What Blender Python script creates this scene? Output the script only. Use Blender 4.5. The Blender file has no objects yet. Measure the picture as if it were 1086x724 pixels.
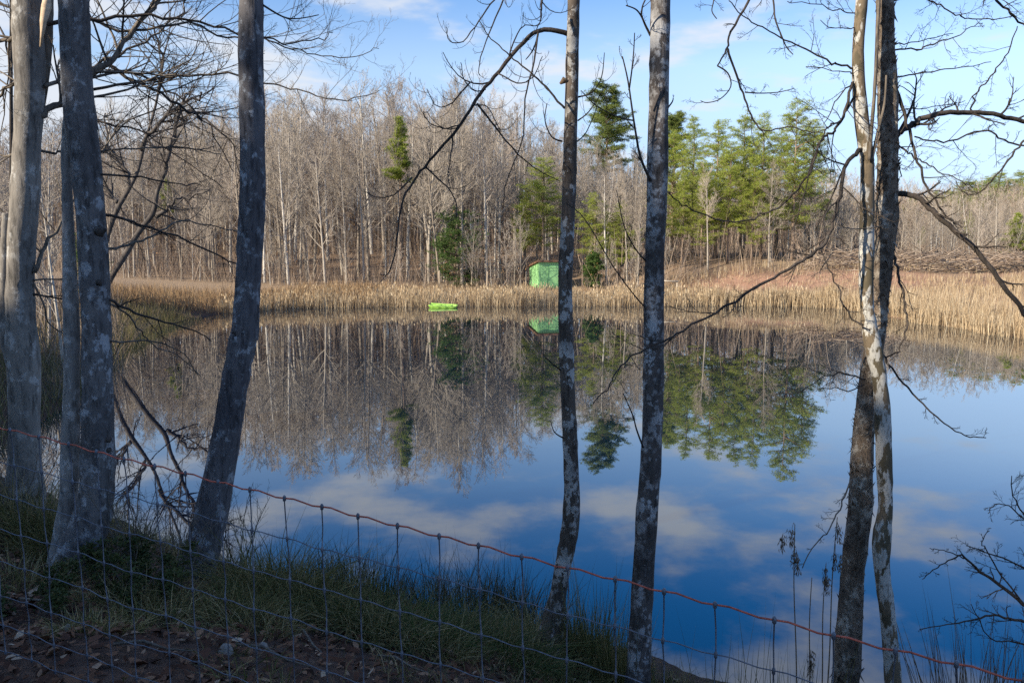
import bpy, math, random
import numpy as np
from mathutils import Vector, Matrix

rnd = random.Random(11)
sc = bpy.context.scene
COL = sc.collection
R = math.radians

# ------------------------------------------------------------------ camera, sky, sun, exposure
EYE = 4.2                       # metres above the water (water is z = 0)
FPX = 845.0                     # focal length in pixels of the 1086 px wide photograph
PITCH = R(6.75)
cam = bpy.data.cameras.new('camera')
cam.lens = FPX / 1086.0 * 36.0
cam.clip_end = 6000
cam.clip_start = 0.05
camo = bpy.data.objects.new('camera', cam)
COL.objects.link(camo)
camo.location = (0, 0, EYE)
camo.rotation_euler = (R(90) - PITCH, 0, 0)
sc.camera = camo

SUN_EL, SUN_AZ = R(27), R(237)  # azimuth clockwise from +Y (view direction)
SUN = Vector((math.sin(SUN_AZ) * math.cos(SUN_EL), math.cos(SUN_AZ) * math.cos(SUN_EL), math.sin(SUN_EL)))
sun = bpy.data.lights.new('sun', 'SUN')
sun.energy = 4.2
sun.angle = R(0.5)
sun.color = (1.0, 0.87, 0.68)
suno = bpy.data.objects.new('sun', sun)
COL.objects.link(suno)
suno.rotation_euler = (-SUN).to_track_quat('-Z', 'Y').to_euler()

world = bpy.data.worlds.new('World')
sc.world = world
world.use_nodes = True
wn, wl = world.node_tree.nodes, world.node_tree.links
for n in list(wn): wn.remove(n)
def wnode(t, **kw):
    n = wn.new(t)
    for k, v in kw.items(): setattr(n, k, v)
    return n
def wmath(op, a, b=None, clamp=False):
    n = wnode('ShaderNodeMath', operation=op, use_clamp=clamp)
    for i, v in enumerate((a, b)):
        if v is None: continue
        if isinstance(v, (int, float)): n.inputs[i].default_value = v
        else: wl.new(v, n.inputs[i])
    return n.outputs[0]
w_out = wnode('ShaderNodeOutputWorld')
w_bg = wnode('ShaderNodeBackground')
w_bg.inputs['Strength'].default_value = 0.10
sky = wnode('ShaderNodeTexSky', sky_type='NISHITA', sun_disc=False, sun_elevation=SUN_EL, sun_rotation=SUN_AZ,
            air_density=1.0, dust_density=0.6, ozone_density=2.4, altitude=200)
# thin cloud layer: direction projected on a flat layer high above
tc = wnode('ShaderNodeTexCoord')
sep = wnode('ShaderNodeSeparateXYZ')
wl.new(tc.outputs['Generated'], sep.inputs[0])
zz = wmath('ADD', wmath('MAXIMUM', sep.outputs[2], 0.0), 0.07)
comb = wnode('ShaderNodeCombineXYZ')
wl.new(wmath('DIVIDE', sep.outputs[0], zz), comb.inputs[0])
wl.new(wmath('DIVIDE', sep.outputs[1], zz), comb.inputs[1])
def wnoise(scale, detail, off, rough=0.55):
    m = wnode('ShaderNodeMapping')
    m.inputs['Location'].default_value = off
    wl.new(comb.outputs[0], m.inputs[0])
    n = wnode('ShaderNodeTexNoise')
    n.inputs['Scale'].default_value = scale
    n.inputs['Detail'].default_value = detail
    n.inputs['Roughness'].default_value = rough
    wl.new(m.outputs[0], n.inputs['Vector'])
    return n.outputs[0]
big = wnoise(0.35, 2, (3.1, 7.7, 0))
fine = wnoise(1.9, 8, (2.3, 4.2, 0.0), 0.55)
leftness = wmath('MULTIPLY', wmath('DIVIDE', sep.outputs[0], zz), -0.055)
cl = wmath('ADD', wmath('ADD', wmath('MULTIPLY', fine, 0.72), wmath('MULTIPLY', big, 0.42)), leftness)
ramp = wnode('ShaderNodeMapRange', interpolation_type='SMOOTHSTEP')
ramp.inputs['From Min'].default_value = 0.535
ramp.inputs['From Max'].default_value = 0.70
ramp.inputs['To Max'].default_value = 0.85
wl.new(cl, ramp.inputs['Value'])
low = wnode('ShaderNodeMapRange')
low.inputs['From Min'].default_value = 0.0
low.inputs['From Max'].default_value = 0.10
wl.new(sep.outputs[2], low.inputs['Value'])
cmask = wmath('MULTIPLY', ramp.outputs[0], low.outputs[0])
mix = wnode('ShaderNodeMix', data_type='RGBA')
mix.inputs[7].default_value = (3.9, 4.05, 4.3, 1)
wl.new(cmask, mix.inputs[0])
deep = wnode('ShaderNodeMapRange', interpolation_type='SMOOTHSTEP')
deep.inputs['From Min'].default_value = 0.17
deep.inputs['From Max'].default_value = 0.44
wl.new(sep.outputs[2], deep.inputs['Value'])
tint = wnode('ShaderNodeMix', data_type='RGBA', blend_type='MULTIPLY')
tint.inputs[7].default_value = (0.07, 0.56, 1.0, 1)
wl.new(deep.outputs[0], tint.inputs[0])
lowt = wnode('ShaderNodeMapRange')
lowt.inputs['From Min'].default_value = 0.03
lowt.inputs['From Max'].default_value = 0.21
wl.new(sep.outputs[2], lowt.inputs['Value'])
lowm = wnode('ShaderNodeMix', data_type='RGBA')
lowm.inputs[6].default_value = (.45, .49, .70, 1); lowm.inputs[7].default_value = (1.20, 1.08, 1.04, 1)
wl.new(lowt.outputs[0], lowm.inputs[0])
lows = wnode('ShaderNodeMix', data_type='RGBA', blend_type='MULTIPLY'); lows.inputs[0].default_value = 1
wl.new(sky.outputs[0], lows.inputs[6]); wl.new(lowm.outputs[2], lows.inputs[7])
wl.new(lows.outputs[2], tint.inputs[6])
wl.new(tint.outputs[2], mix.inputs[6])
wl.new(mix.outputs[2], w_bg.inputs['Color'])
wl.new(w_bg.outputs[0], w_out.inputs['Surface'])

vs = sc.view_settings
vs.view_transform = 'Standard'
vs.look = 'None'
vs.gamma = 1.0
vs.use_curve_mapping = False
vs.exposure = 1.1
sc.cycles.max_bounces = 6
sc.cycles.use_denoising = False

# ------------------------------------------------------------------ helpers
cT, sT = math.cos(PITCH), math.sin(PITCH)
def PY(px, py, Y):
    """the point seen at photo pixel (px, py) that stands Y metres ahead of the camera"""
    u, v = (px - 543) / FPX, (py - 362) / FPX
    zc = Y / (cT - v * sT)
    return Vector((zc * u, Y, EYE - zc * (v * cT + sT)))
def mpp(py, Y):
    v = (py - 362) / FPX
    return Y / (cT - v * sT) / FPX

def tag(o, label=None, cat=None, group=None, kind=None):
    if label: o['label'] = label
    if cat: o['category'] = cat
    if group: o['group'] = group
    if kind: o['kind'] = kind
    return o
def empty(name, loc, label, cat, group=None):
    o = bpy.data.objects.new(name, None)
    COL.objects.link(o)
    o.location = loc
    o.empty_display_size = 0.2
    return tag(o, label, cat, group)

class Acc:
    def __init__(s): s.v = []; s.f = []
    def tube(s, pts, rad, sides=8, cap=True, jit=0.0, rr=None):
        n = len(pts)
        b = len(s.v)
        up = None
        for i in range(n):
            if i == 0: t = pts[1] - pts[0]
            elif i == n - 1: t = pts[-1] - pts[-2]
            else: t = pts[i + 1] - pts[i - 1]
            if t.length < 1e-9: t = Vector((0, 0, 1))
            t = t.normalized()
            if up is None:
                a = Vector((1, 0, 0)) if abs(t.x) < 0.9 else Vector((0, 1, 0))
                up = t.cross(a).normalized()
            else:
                up = (up - t * up.dot(t))
                up = up.normalized() if up.length > 1e-6 else t.orthogonal().normalized()
            w = t.cross(up)
            for k in range(sides):
                an = 2 * math.pi * k / sides
                r = rad[i]
                if jit: r *= 1 + (rr or rnd).uniform(-jit, jit)
                s.v.append(pts[i] + up * (math.cos(an) * r) + w * (math.sin(an) * r))
        for i in range(n - 1):
            for k in range(sides):
                k2 = (k + 1) % sides
                s.f.append((b + i * sides + k, b + i * sides + k2, b + (i + 1) * sides + k2, b + (i + 1) * sides + k))
        if cap and sides > 3:
            s.f.append(tuple(b + (n - 1) * sides + k for k in range(sides)))
            s.f.append(tuple(b + k for k in range(sides))[::-1])
    def poly(s, pts):
        b = len(s.v)
        s.v.extend(pts)
        s.f.append(tuple(range(b, b + len(pts))))
    def box(s, c, sx, sy, sz, mtx=None):
        b = len(s.v)
        for dx in (-.5, .5):
            for dy in (-.5, .5):
                for dz in (-.5, .5):
                    p = Vector((dx * sx, dy * sy, dz * sz))
                    if mtx: p = mtx @ p
                    s.v.append(Vector(c) + p)
        for f in ((0, 1, 3, 2), (4, 6, 7, 5), (0, 4, 5, 1), (2, 3, 7, 6), (0, 2, 6, 4), (1, 5, 7, 3)):
            s.f.append(tuple(b + i for i in f))
    def build(s, name, mat, parent=None, smooth=True, origin=None):
        me = bpy.data.meshes.new(name)
        og = Vector(parent.location) if (parent and origin is None) else Vector(origin or (0, 0, 0))
        if parent and parent.parent: og = og + parent.parent.location
        me.from_pydata([tuple(p - og) for p in s.v], [], s.f)
        if smooth: me.polygons.foreach_set('use_smooth', [True] * len(me.polygons))
        me.materials.append(mat)
        o = bpy.data.objects.new(name, me)
        COL.objects.link(o)
        if parent: o.parent = parent
        else: o.location = og
        return o

def np_mesh(name, V, quads=None, tris=None, mat=None, parent=None, origin=None, smooth=False):
    me = bpy.data.meshes.new(name)
    V = np.asarray(V, dtype=np.float32)
    og = np.array(parent.location if (parent is not None and origin is None) else (origin or (0, 0, 0)), dtype=np.float32)
    V = V - og
    loops, starts, totals, at = [], [], [], 0
    for F, k in ((quads, 4), (tris, 3)):
        if F is None or len(F) == 0: continue
        F = np.asarray(F, dtype=np.int32)
        loops.append(F.ravel())
        starts.append(at + np.arange(len(F)) * k)
        totals.append(np.full(len(F), k))
        at += F.size
    loops = np.concatenate(loops); starts = np.concatenate(starts); totals = np.concatenate(totals)
    me.vertices.add(len(V)); me.vertices.foreach_set('co', V.ravel())
    me.loops.add(len(loops)); me.loops.foreach_set('vertex_index', loops.astype(np.int32))
    me.polygons.add(len(starts))
    me.polygons.foreach_set('loop_start', starts.astype(np.int32))
    me.polygons.foreach_set('loop_total', totals.astype(np.int32))
    if smooth: me.polygons.foreach_set('use_smooth', np.ones(len(starts), dtype=bool))
    me.update(calc_edges=True)
    me.validate()
    if mat: me.materials.append(mat)
    o = bpy.data.objects.new(name, me)
    COL.objects.link(o)
    if parent is not None: o.parent = parent
    else: o.location = og
    return o

NR = np.random.RandomState(5)
def blade_geo(base, d, L, W, droop=0.15, side=None):
    """thin tapering blades: (N,3) base and direction, (N,) length and width; returns verts, quads, tris"""
    N = len(base)
    d = d / np.linalg.norm(d, axis=1, keepdims=True)
    if side is None:
        a = NR.uniform(0, 2 * np.pi, N)
        side = np.stack([np.cos(a), np.sin(a), np.zeros(N)], 1)
    side = side - d * (side * d).sum(1, keepdims=True)
    side /= np.linalg.norm(side, axis=1, keepdims=True) + 1e-9
    L = L[:, None]; W = W[:, None]
    lean = d * np.array([1, 1, 0]); 
    mid = base + d * L * 0.55
    tip = base + d * L + (lean * 1.2 + np.array([0, 0, -0.35])) * (droop[:, None] if hasattr(droop, 'shape') else droop) * L
    V = np.stack([base - side * W / 2, base + side * W / 2, mid + side * W * .42, mid - side * W * .42, tip], 1).reshape(-1, 3)
    i = np.arange(N) * 5
    q = np.stack([i, i + 1, i + 2, i + 3], 1)
    t = np.stack([i + 3, i + 2, i + 4], 1)
    return V, q, t
class NPAcc:
    def __init__(s): s.V = []; s.Q = []; s.T = []; s.n = 0
    def add(s, V, q=None, t=None):
        s.V.append(V)
        if q is not None and len(q): s.Q.append(q + s.n)
        if t is not None and len(t): s.T.append(t + s.n)
        s.n += len(V)
    def build(s, name, mat, parent=None, origin=None):
        return np_mesh(name, np.concatenate(s.V), np.concatenate(s.Q) if s.Q else None, np.concatenate(s.T) if s.T else None, mat, parent, origin)

def catmull(pts, m=4):
    out = []
    n = len(pts)
    for i in range(n - 1):
        p0 = pts[max(i - 1, 0)]; p1 = pts[i]; p2 = pts[i + 1]; p3 = pts[min(i + 2, n - 1)]
        for k in range(m):
            t = k / m
            out.append(0.5 * ((2 * p1) + (p2 - p0) * t + (2 * p0 - 5 * p1 + 4 * p2 - p3) * t * t + (3 * p1 - p0 - 3 * p2 + p3) * t ** 3))
    out.append(pts[-1])
    return out

# ------------------------------------------------------------------ materials
def new_mat(name):
    m = bpy.data.materials.new(name)
    m.use_nodes = True
    nt = m.node_tree
    return m, nt, nt.nodes['Principled BSDF']
def nd(nt, t, **kw):
    n = nt.nodes.new(t)
    for k, v in kw.items(): setattr(n, k, v)
    return n
def noise(nt, scale, detail=4, rough=0.55, stretch=(1, 1, 1), coord='Object', off=(0, 0, 0)):
    tcn = nd(nt, 'ShaderNodeTexCoord')
    mp = nd(nt, 'ShaderNodeMapping')
    mp.inputs['Scale'].default_value = stretch
    mp.inputs['Location'].default_value = off
    nt.links.new(tcn.outputs[coord], mp.inputs[0])
    n = nd(nt, 'ShaderNodeTexNoise')
    n.inputs['Scale'].default_value = scale
    n.inputs['Detail'].default_value = detail
    n.inputs['Roughness'].default_value = rough
    nt.links.new(mp.outputs[0], n.inputs['Vector'])
    return n.outputs[0]
def ramp_(nt, fac, stops, interp='LINEAR'):
    r = nd(nt, 'ShaderNodeValToRGB')
    r.color_ramp.interpolation = interp
    els = r.color_ramp.elements
    els[0].position, els[0].color = stops[0][0], (*stops[0][1], 1)
    els[1].position, els[1].color = stops[1][0], (*stops[1][1], 1)
    for p, c in stops[2:]:
        e = els.new(p); e.color = (*c, 1)
    nt.links.new(fac, r.inputs[0])
    return r.outputs[0]
def g3(v): return (v, v, v)
def mixc(nt, fac, a, b, blend='MIX'):
    n = nd(nt, 'ShaderNodeMix', data_type='RGBA', blend_type=blend)
    for sck, v in ((n.inputs[0], fac), (n.inputs[6], a), (n.inputs[7], b)):
        if isinstance(v, (int, float)): sck.default_value = v
        elif isinstance(v, tuple): sck.default_value = (*v, 1)
        else: nt.links.new(v, sck)
    return n.outputs[2]
def mth(nt, op, a, b=None):
    n = nd(nt, 'ShaderNodeMath', operation=op)
    for i, v in enumerate((a, b)):
        if v is None: continue
        if isinstance(v, (int, float)): n.inputs[i].default_value = v
        else: nt.links.new(v, n.inputs[i])
    return n.outputs[0]
def bump(nt, bsdf, h, dist=0.01, strength=0.6):
    b = nd(nt, 'ShaderNodeBump')
    b.inputs['Distance'].default_value = dist
    b.inputs['Strength'].default_value = strength
    nt.links.new(h, b.inputs['Height'])
    nt.links.new(b.outputs[0], bsdf.inputs['Normal'])

def bark(name, base, dark, lichen, lich=0.5, plate=0.0, scale=1.0, off=(0, 0, 0), rough_h=0.006, ridge=(1, 1, .22), soft=.10, amt=.7):
    m, nt, b = new_mat(name)
    n1 = noise(nt, 3.2 * scale, 5, .6, (1, 1, .7), off=off)
    n2 = noise(nt, 24 * scale, 6, .68, ridge, off=off)
    n3 = noise(nt, 10 * scale, 8, .70, (1, 1, .75), off=(off[0] + 3, off[1], off[2]))
    n4 = noise(nt, 55 * scale, 4, .6, (1, 1, .8), off=(off[0], off[1] + 5, off[2]))
    c = mixc(nt, ramp_(nt, n1, [(.36, g3(0)), (.64, g3(1))]), dark, base)
    c = mixc(nt, ramp_(nt, n2, [(.34, g3(.9)), (.52, g3(0))]), c, tuple(x * .38 for x in dark))
    region = ramp_(nt, n1, [(.36, g3(.15)), (.58, g3(1))])
    lm = ramp_(nt, n3, [(.64 - lich * .22, g3(0)), (.64 + soft - lich * .22, g3(1))])
    lm = mth(nt, 'MULTIPLY', lm, region)
    sp = mth(nt, 'MULTIPLY', ramp_(nt, n4, [(.66, g3(0)), (.72, g3(.7))]), 1.0)
    lm = mth(nt, 'MAXIMUM', lm, sp)
    if plate:
        tcn = nd(nt, 'ShaderNodeTexCoord')
        dn = nd(nt, 'ShaderNodeTexNoise'); dn.inputs['Scale'].default_value = 30; dn.inputs['Detail'].default_value = 4
        nt.links.new(tcn.outputs['Object'], dn.inputs['Vector'])
        mx = nd(nt, 'ShaderNodeMix', data_type='VECTOR'); mx.inputs[0].default_value = .07
        nt.links.new(tcn.outputs['Object'], mx.inputs[4]); nt.links.new(dn.outputs['Color'], mx.inputs[5])
        v = nd(nt, 'ShaderNodeTexVoronoi'); v.inputs['Scale'].default_value = plate
        nt.links.new(mx.outputs[1], v.inputs['Vector'])
        vm = ramp_(nt, v.outputs['Distance'], [(.24, g3(1)), (.44, g3(0))])
        vm = mth(nt, 'MULTIPLY', vm, ramp_(nt, n1, [(.40, g3(.05)), (.56, g3(1))]))
        lm = mth(nt, 'MAXIMUM', lm, vm)
    tone = mixc(nt, n4, tuple(x * .7 for x in lichen), tuple(min(1, x * 1.2) for x in lichen))
    c = mixc(nt, mth(nt, 'MULTIPLY', lm, amt), c, tone)
    nt.links.new(c, b.inputs['Base Color'])
    b.inputs['Roughness'].default_value = .92
    b.inputs['Specular IOR Level'].default_value = .25
    bump(nt, b, mth(nt, 'ADD', n2, mth(nt, 'MULTIPLY', lm, .2)), rough_h * 2, .9)
    return m
def island_mat(name, stops, rough=.85, trans=0.0, objvar=0.0):
    m, nt, b = new_mat(name)
    g = nd(nt, 'ShaderNodeNewGeometry')
    c = ramp_(nt, g.outputs['Random Per Island'], stops)
    if objvar:
        oi = nd(nt, 'ShaderNodeObjectInfo')
        c = mixc(nt, mth(nt, 'MULTIPLY', oi.outputs['Random'], objvar), c, (.0, .0, .0))
    nt.links.new(c, b.inputs['Base Color'])
    b.inputs['Roughness'].default_value = rough
    b.inputs['Specular IOR Level'].default_value = .25
    if trans:
        t = nd(nt, 'ShaderNodeBsdfTranslucent')
        nt.links.new(c, t.inputs['Color'])
        mx = nd(nt, 'ShaderNodeMixShader'); mx.inputs[0].default_value = trans
        nt.links.new(b.outputs[0], mx.inputs[1]); nt.links.new(t.outputs[0], mx.inputs[2])
        nt.links.new(mx.outputs[0], nt.nodes['Material Output'].inputs['Surface'])
    return m
def plain(name, col, rough=.7, metal=0, nscale=8, var=.25):
    m, nt, b = new_mat(name)
    n = noise(nt, nscale, 5)
    c = mixc(nt, ramp_(nt, n, [(.3, g3(0)), (.7, g3(1))]), tuple(x * (1 - var) for x in col), tuple(min(1, x * (1 + var)) for x in col))
    nt.links.new(c, b.inputs['Base Color'])
    b.inputs['Roughness'].default_value = rough
    b.inputs['Metallic'].default_value = metal
    return m
def objvar_mat(name, stops, nscale=3, amp=.3):
    m, nt, b = new_mat(name)
    oi = nd(nt, 'ShaderNodeObjectInfo')
    c = ramp_(nt, oi.outputs['Random'], stops)
    n = noise(nt, nscale, 4, .6, (1, 1, .4))
    c = mixc(nt, ramp_(nt, n, [(.35, g3(amp)), (.62, g3(0))]), c, (.03, .025, .02))
    nt.links.new(c, b.inputs['Base Color'])
    b.inputs['Roughness'].default_value = .9
    return m

M = {}
M['bark_snag'] = bark('bark_pale_smooth', (.27, .25, .225), (.15, .14, .13), (.50, .50, .49), .50, 0, .8, rough_h=.005, soft=.06, amt=.7)
M['bark_pale'] = bark('bark_pale_stem', (.30, .285, .265), (.19, .18, .175), (.54, .54, .54), .55, 0, 1.0, (9, 4, 2), rough_h=.005, soft=.06, amt=.7)
M['bark_maple'] = bark('bark_grey_maple', (.165, .158, .158), (.095, .09, .092), (.44, .46, .49), .55, 0, 1.1, (5, 2, 1), rough_h=.006, soft=.06, amt=.75)
M['bark_lean'] = bark('bark_grey_lean', (.135, .13, .138), (.075, .072, .08), (.40, .43, .47), .48, 0, 1.0, (2, 9, 4), rough_h=.006, soft=.06, amt=.75)
M['bark_brown'] = bark('bark_brown_spotted', (.135, .11, .09), (.065, .054, .046), (.50, .50, .49), .58, 0, .9, (8, 1, 7), soft=.04, amt=.9)
M['bark_plate'] = bark('bark_lichen_plates', (.14, .122, .115), (.065, .058, .056), (.46, .47, .49), .58, 17, 1.0, (1, 8, 3), soft=.06, amt=.85)
M['bark_shaggy'] = bark('bark_shaggy', (.24, .185, .14), (.11, .088, .07), (.60, .56, .49), .66, 0, 1.3, (4, 4, 9), rough_h=.02, ridge=(1, 1, .5), amt=.75)
M['branch_mid'] = bark('branch_mid', (.12, .105, .095), (.07, .06, .055), (.24, .23, .22), .2, 0, .4)
M['branch_dark'] = bark('branch_dark', (.075, .062, .055), (.04, .034, .03), (.22, .22, .21), .2, 0, 1.5)
M['branch_grey'] = bark('branch_grey', (.20, .17, .14), (.10, .085, .07), (.36, .34, .30), .3, 0, 1.2)
def syc():
    m, nt, b = new_mat('bark_peeling')
    n1 = noise(nt, 11, 6, .6, (1, 1, .4))
    n2 = noise(nt, 9, 5, .55, (1, 1, .5), off=(7, 3, 2))
    n3 = noise(nt, 60, 4, .6, (1, 1, .4))
    c = mixc(nt, ramp_(nt, n2, [(.46, g3(0)), (.5, g3(1))]), (.085, .07, .042), (.15, .115, .075))
    c = mixc(nt, ramp_(nt, n1, [(.50, g3(0)), (.53, g3(1))]), c, (.42, .415, .39))
    c = mixc(nt, ramp_(nt, n3, [(.34, g3(.6)), (.5, g3(0))]), c, (.06, .05, .035))
    nt.links.new(c, b.inputs['Base Color']); b.inputs['Roughness'].default_value = .85
    bump(nt, b, n1, .006, .6)
    return m
M['bark_peel'] = syc()
M['far_bark'] = objvar_mat('far_bark', [(0, (.25, .21, .17)), (.35, (.33, .29, .24)), (.7, (.42, .38, .33)), (1, (.58, .55, .50))])
M['far_twig'] = objvar_mat('far_twig', [(0, (.27, .23, .185)), (.5, (.335, .295, .25)), (1, (.37, .315, .27))], 2, .1)
M['pine_bark'] = objvar_mat('pine_bark', [(0, (.17, .12, .09)), (1, (.28, .21, .16))])
M['pine_leaf'] = island_mat('pine_needles', [(0, (.20, .26, .04)), (.45, (.33, .40, .07)), (.8, (.43, .49, .10)), (1, (.50, .50, .17))], .7, .5, .0)
M['pine_dark'] = island_mat('pine_needles_dark', [(0, (.09, .13, .03)), (.5, (.16, .21, .05)), (1, (.24, .28, .08))], .7, .3)
M['cedar_leaf'] = island_mat('cedar_leaves', [(0, (.035, .075, .018)), (.6, (.07, .13, .03)), (1, (.12, .18, .045))], .7, .25)
M['beech_leaf'] = island_mat('rusty_leaves', [(0, (.22, .11, .05)), (.5, (.30, .17, .085)), (1, (.38, .25, .14))], .8, .3)
M['reed'] = island_mat('dry_reeds', [(0, (.24, .17, .10)), (.4, (.40, .30, .19)), (.8, (.52, .42, .28)), (1, (.62, .53, .39))], .8, .25)
M['sedge'] = island_mat('broom_sedge', [(0, (.22, .14, .075)), (.5, (.33, .22, .125)), (1, (.43, .31, .18))], .8, .25)
M['grass'] = island_mat('bank_grass', [(0, (.05, .055, .02)), (.35, (.10, .11, .035)), (.65, (.20, .16, .075)), (1, (.36, .29, .16))], .8, .3)
M['green'] = island_mat('green_grass', [(0, (.035, .07, .018)), (.6, (.07, .13, .03)), (1, (.15, .17, .06))], .75, .3)
M['straw'] = island_mat('straw_grass', [(0, (.07, .08, .025)), (.4, (.17, .15, .06)), (.8, (.32, .26, .13)), (1, (.44, .37, .21))], .8, .3)
M['mound'] = island_mat('mound_grass', [(0, (.03, .055, .016)), (.45, (.06, .10, .028)), (.7, (.12, .12, .045)), (1, (.26, .21, .11))], .8, .3)
M['rush'] = island_mat('soft_rush', [(0, (.022, .030, .013)), (.45, (.05, .055, .022)), (.7, (.10, .085, .04)), (1, (.26, .20, .11))], .8, .2)
M['tuss'] = island_mat('tussock_grass', [(0, (.06, .075, .02)), (.5, (.13, .125, .045)), (1, (.26, .21, .10))], .8, .3)
M['litter'] = island_mat('leaf_litter', [(0, (.03, .014, .009)), (.45, (.10, .042, .024)), (.8, (.18, .09, .05)), (.95, (.27, .16, .10)), (1, (.42, .32, .23))], .8, 0)
M['brush'] = island_mat('thicket_stems', [(0, (.17, .125, .09)), (.5, (.26, .20, .155)), (1, (.38, .31, .25))], .9, 0)
M['weed'] = island_mat('dry_weed', [(0, (.10, .065, .04)), (1, (.22, .16, .10))], .9, 0)
M['shrubleaf'] = island_mat('shrub_leaves', [(0, (.03, .045, .014)), (.7, (.06, .08, .022)), (1, (.10, .085, .035))], .7, .2)
M['log'] = plain('weathered_log', (.46, .38, .29), .9, 0, 5, .35)
M['post'] = plain('grey_post', (.33, .27, .20), .9)
M['palerail'] = plain('pale_timber', (.55, .47, .36), .85)
M['wire'] = plain('galvanised_wire', (.115, .13, .165), .5, .3, 40, .3)
M['rust'] = plain('rusty_wire', (.42, .10, .06), .65, .2, 60, .45)
M['knot'] = plain('wire_knot', (.12, .12, .14), .55, .6, 60, .3)

# ------------------------------------------------------------------ the lie of the land
CP = []
def cp(*pts): CP.extend(pts)
cp((0, 0, 2.55), (-2.1, 3.2, 2.37), (-1, 2.8, 2.3), (1.25, 2.1, 2.0), (2.5, 1.5, 1.8), (0, -10, 3.6), (-10, -10, 4.2), (12, -10, 2.6), (-25, -12, 5), (25, -12, 3), (-6, 2, 2.7),
   (6, 2, 1.2), (-3.25, 6, 1.62), (-2.55, 6.5, 1.38), (-4.5, 7.5, 1.62), (.3, 7, .52), (1.05, 6.3, .35), (2.65, 6.1, .18), (4, 6, .2), (6, 5.4, .35), (10, 5, .5),
   (-1.6, 7.2, 1.0), (-.6, 6.6, .95), (-2.2, 8.1, .52), (-5.3, 9.6, .75), (-9, 10, 1.4), (-12, 12, 1.3), (-18, 10, 2.5))
SH = [(1.1, 8.1), (-.8, 8.6), (-2.8, 9.5), (-5.0, 11.0), (-7.8, 13.2), (-10.6, 15.6), (-10.9, 17.2), (-11.8, 21), (-15.2, 31), (-18.3, 43), (-18.5, 50), (-16, 54), (-9, 56.6), (0, 57.3), (10, 57.5), (20, 57.2),
      (22.6, 54), (22.8, 49), (23, 43), (23.6, 37), (24, 25), (21, 13), (14, 8.4), (7, 7.1), (4, 6.95), (2.4, 7.2)]
for i, (x, y) in enumerate(SH):
    a = SH[i - 1]; b = SH[(i + 1) % len(SH)]
    tx, ty = b[0] - a[0], b[1] - a[1]
    l = math.hypot(tx, ty)
    nx, ny = -ty / l, tx / l            # outward for this winding
    if (x + nx * .1 - 3) ** 2 + (y + ny * .1 - 30) ** 2 < (x - 3) ** 2 + (y - 30) ** 2: nx, ny = -nx, -ny
    cp((x, y, 0), (x - nx * .9, y - ny * .9, -.35))
    if y > 16: cp((x + nx * 1.2, y + ny * 1.2, .3))
cp((0, 22, -2), (6, 35, -2.2), (0, 45, -2), (12, 20, -1.8), (-6, 30, -1.6), (14, 48, -1.6), (-10, 45, -1.4))
cp((-15, 20, 1.0), (-19, 30, 1.1), (-23, 43, 1.0), (-30, 30, 2.6), (-45, 45, 4), (-24, 56, 1.1), (-12, 62, .8), (0, 63, .6), (0, 67, .85), (10, 66, .8),
   (0, 75, 1.7), (0, 100, 4.2), (0, 140, 6.5), (-40, 75, 2.4), (-40, 110, 5.5), (-90, 80, 5), (-80, 140, 8), (14, 62, .7), (14, 66, 1.4), (14, 70, 2.6), (22, 62, 1.2), (22, 66, 2.4), (22, 69, 2.9),
   (30, 60, 1.0), (30, 65, 2.1), (30, 69, 2.7), (40, 60, 1.4), (40, 68, 2.3), (26, 48, .6), (26, 42, .5), (30, 50, .8), (36, 50, 1.1), (34, 40, 1.1), (30, 30, 1.5), (45, 35, 3),
   (25, 82, 3.6), (45, 84, 3.4), (30, 110, 5.8), (60, 140, 8.5), (95, 90, 7), (90, 40, 5), (40, 5, 2.5), (-50, 0, 6))
CPa = np.array(CP)
def _K(r2): return 0.5 * r2 * np.log(r2 + 1e-9)
_n = len(CPa)
_A = np.zeros((_n + 3, _n + 3))
_d2 = ((CPa[:, None, :2] - CPa[None, :, :2]) ** 2).sum(-1)
_A[:_n, :_n] = _K(_d2) + np.eye(_n) * .02
_A[:_n, _n] = 1; _A[:_n, _n + 1:] = CPa[:, :2]
_A[_n, :_n] = 1; _A[_n + 1:, :_n] = CPa[:, :2].T
_w = np.linalg.solve(_A, np.concatenate([CPa[:, 2], [0, 0, 0]]))
def GZ(X, Y):
    X = np.clip(np.asarray(X, float), -95, 95); Y = np.clip(np.asarray(Y, float), -14, 145)
    sh = X.shape
    P = np.stack([X.ravel(), Y.ravel()], 1)
    out = np.empty(len(P))
    for i in range(0, len(P), 20000):
        q = P[i:i + 20000]
        d2 = ((q[:, None] - CPa[None, :, :2]) ** 2).sum(-1)
        out[i:i + 20000] = _K(d2) @ _w[:_n] + _w[_n] + q @ _w[_n + 1:]
    x, y = P[:, 0], P[:, 1]
    out += .018 * np.sin(3.1 * x + 1.7 * y) + .014 * np.sin(5.3 * y - 2.2 * x + 1) + .009 * np.sin(9.7 * x + 7.1 * y)
    return out.reshape(sh)
def gz(x, y): return float(GZ(np.array([x]), np.array([y]))[0])
def ground_hit(px, py):
    a = PY(px, py, 1.0) - Vector((0, 0, EYE))
    t = 1.5
    while t < 120:
        p = Vector((0, 0, EYE)) + a * t
        if p.z <= max(gz(p.x, p.y), 0): return Vector((p.x, p.y, max(gz(p.x, p.y), 0)))
        t += .06 if t < 15 else .4
    return p

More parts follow.
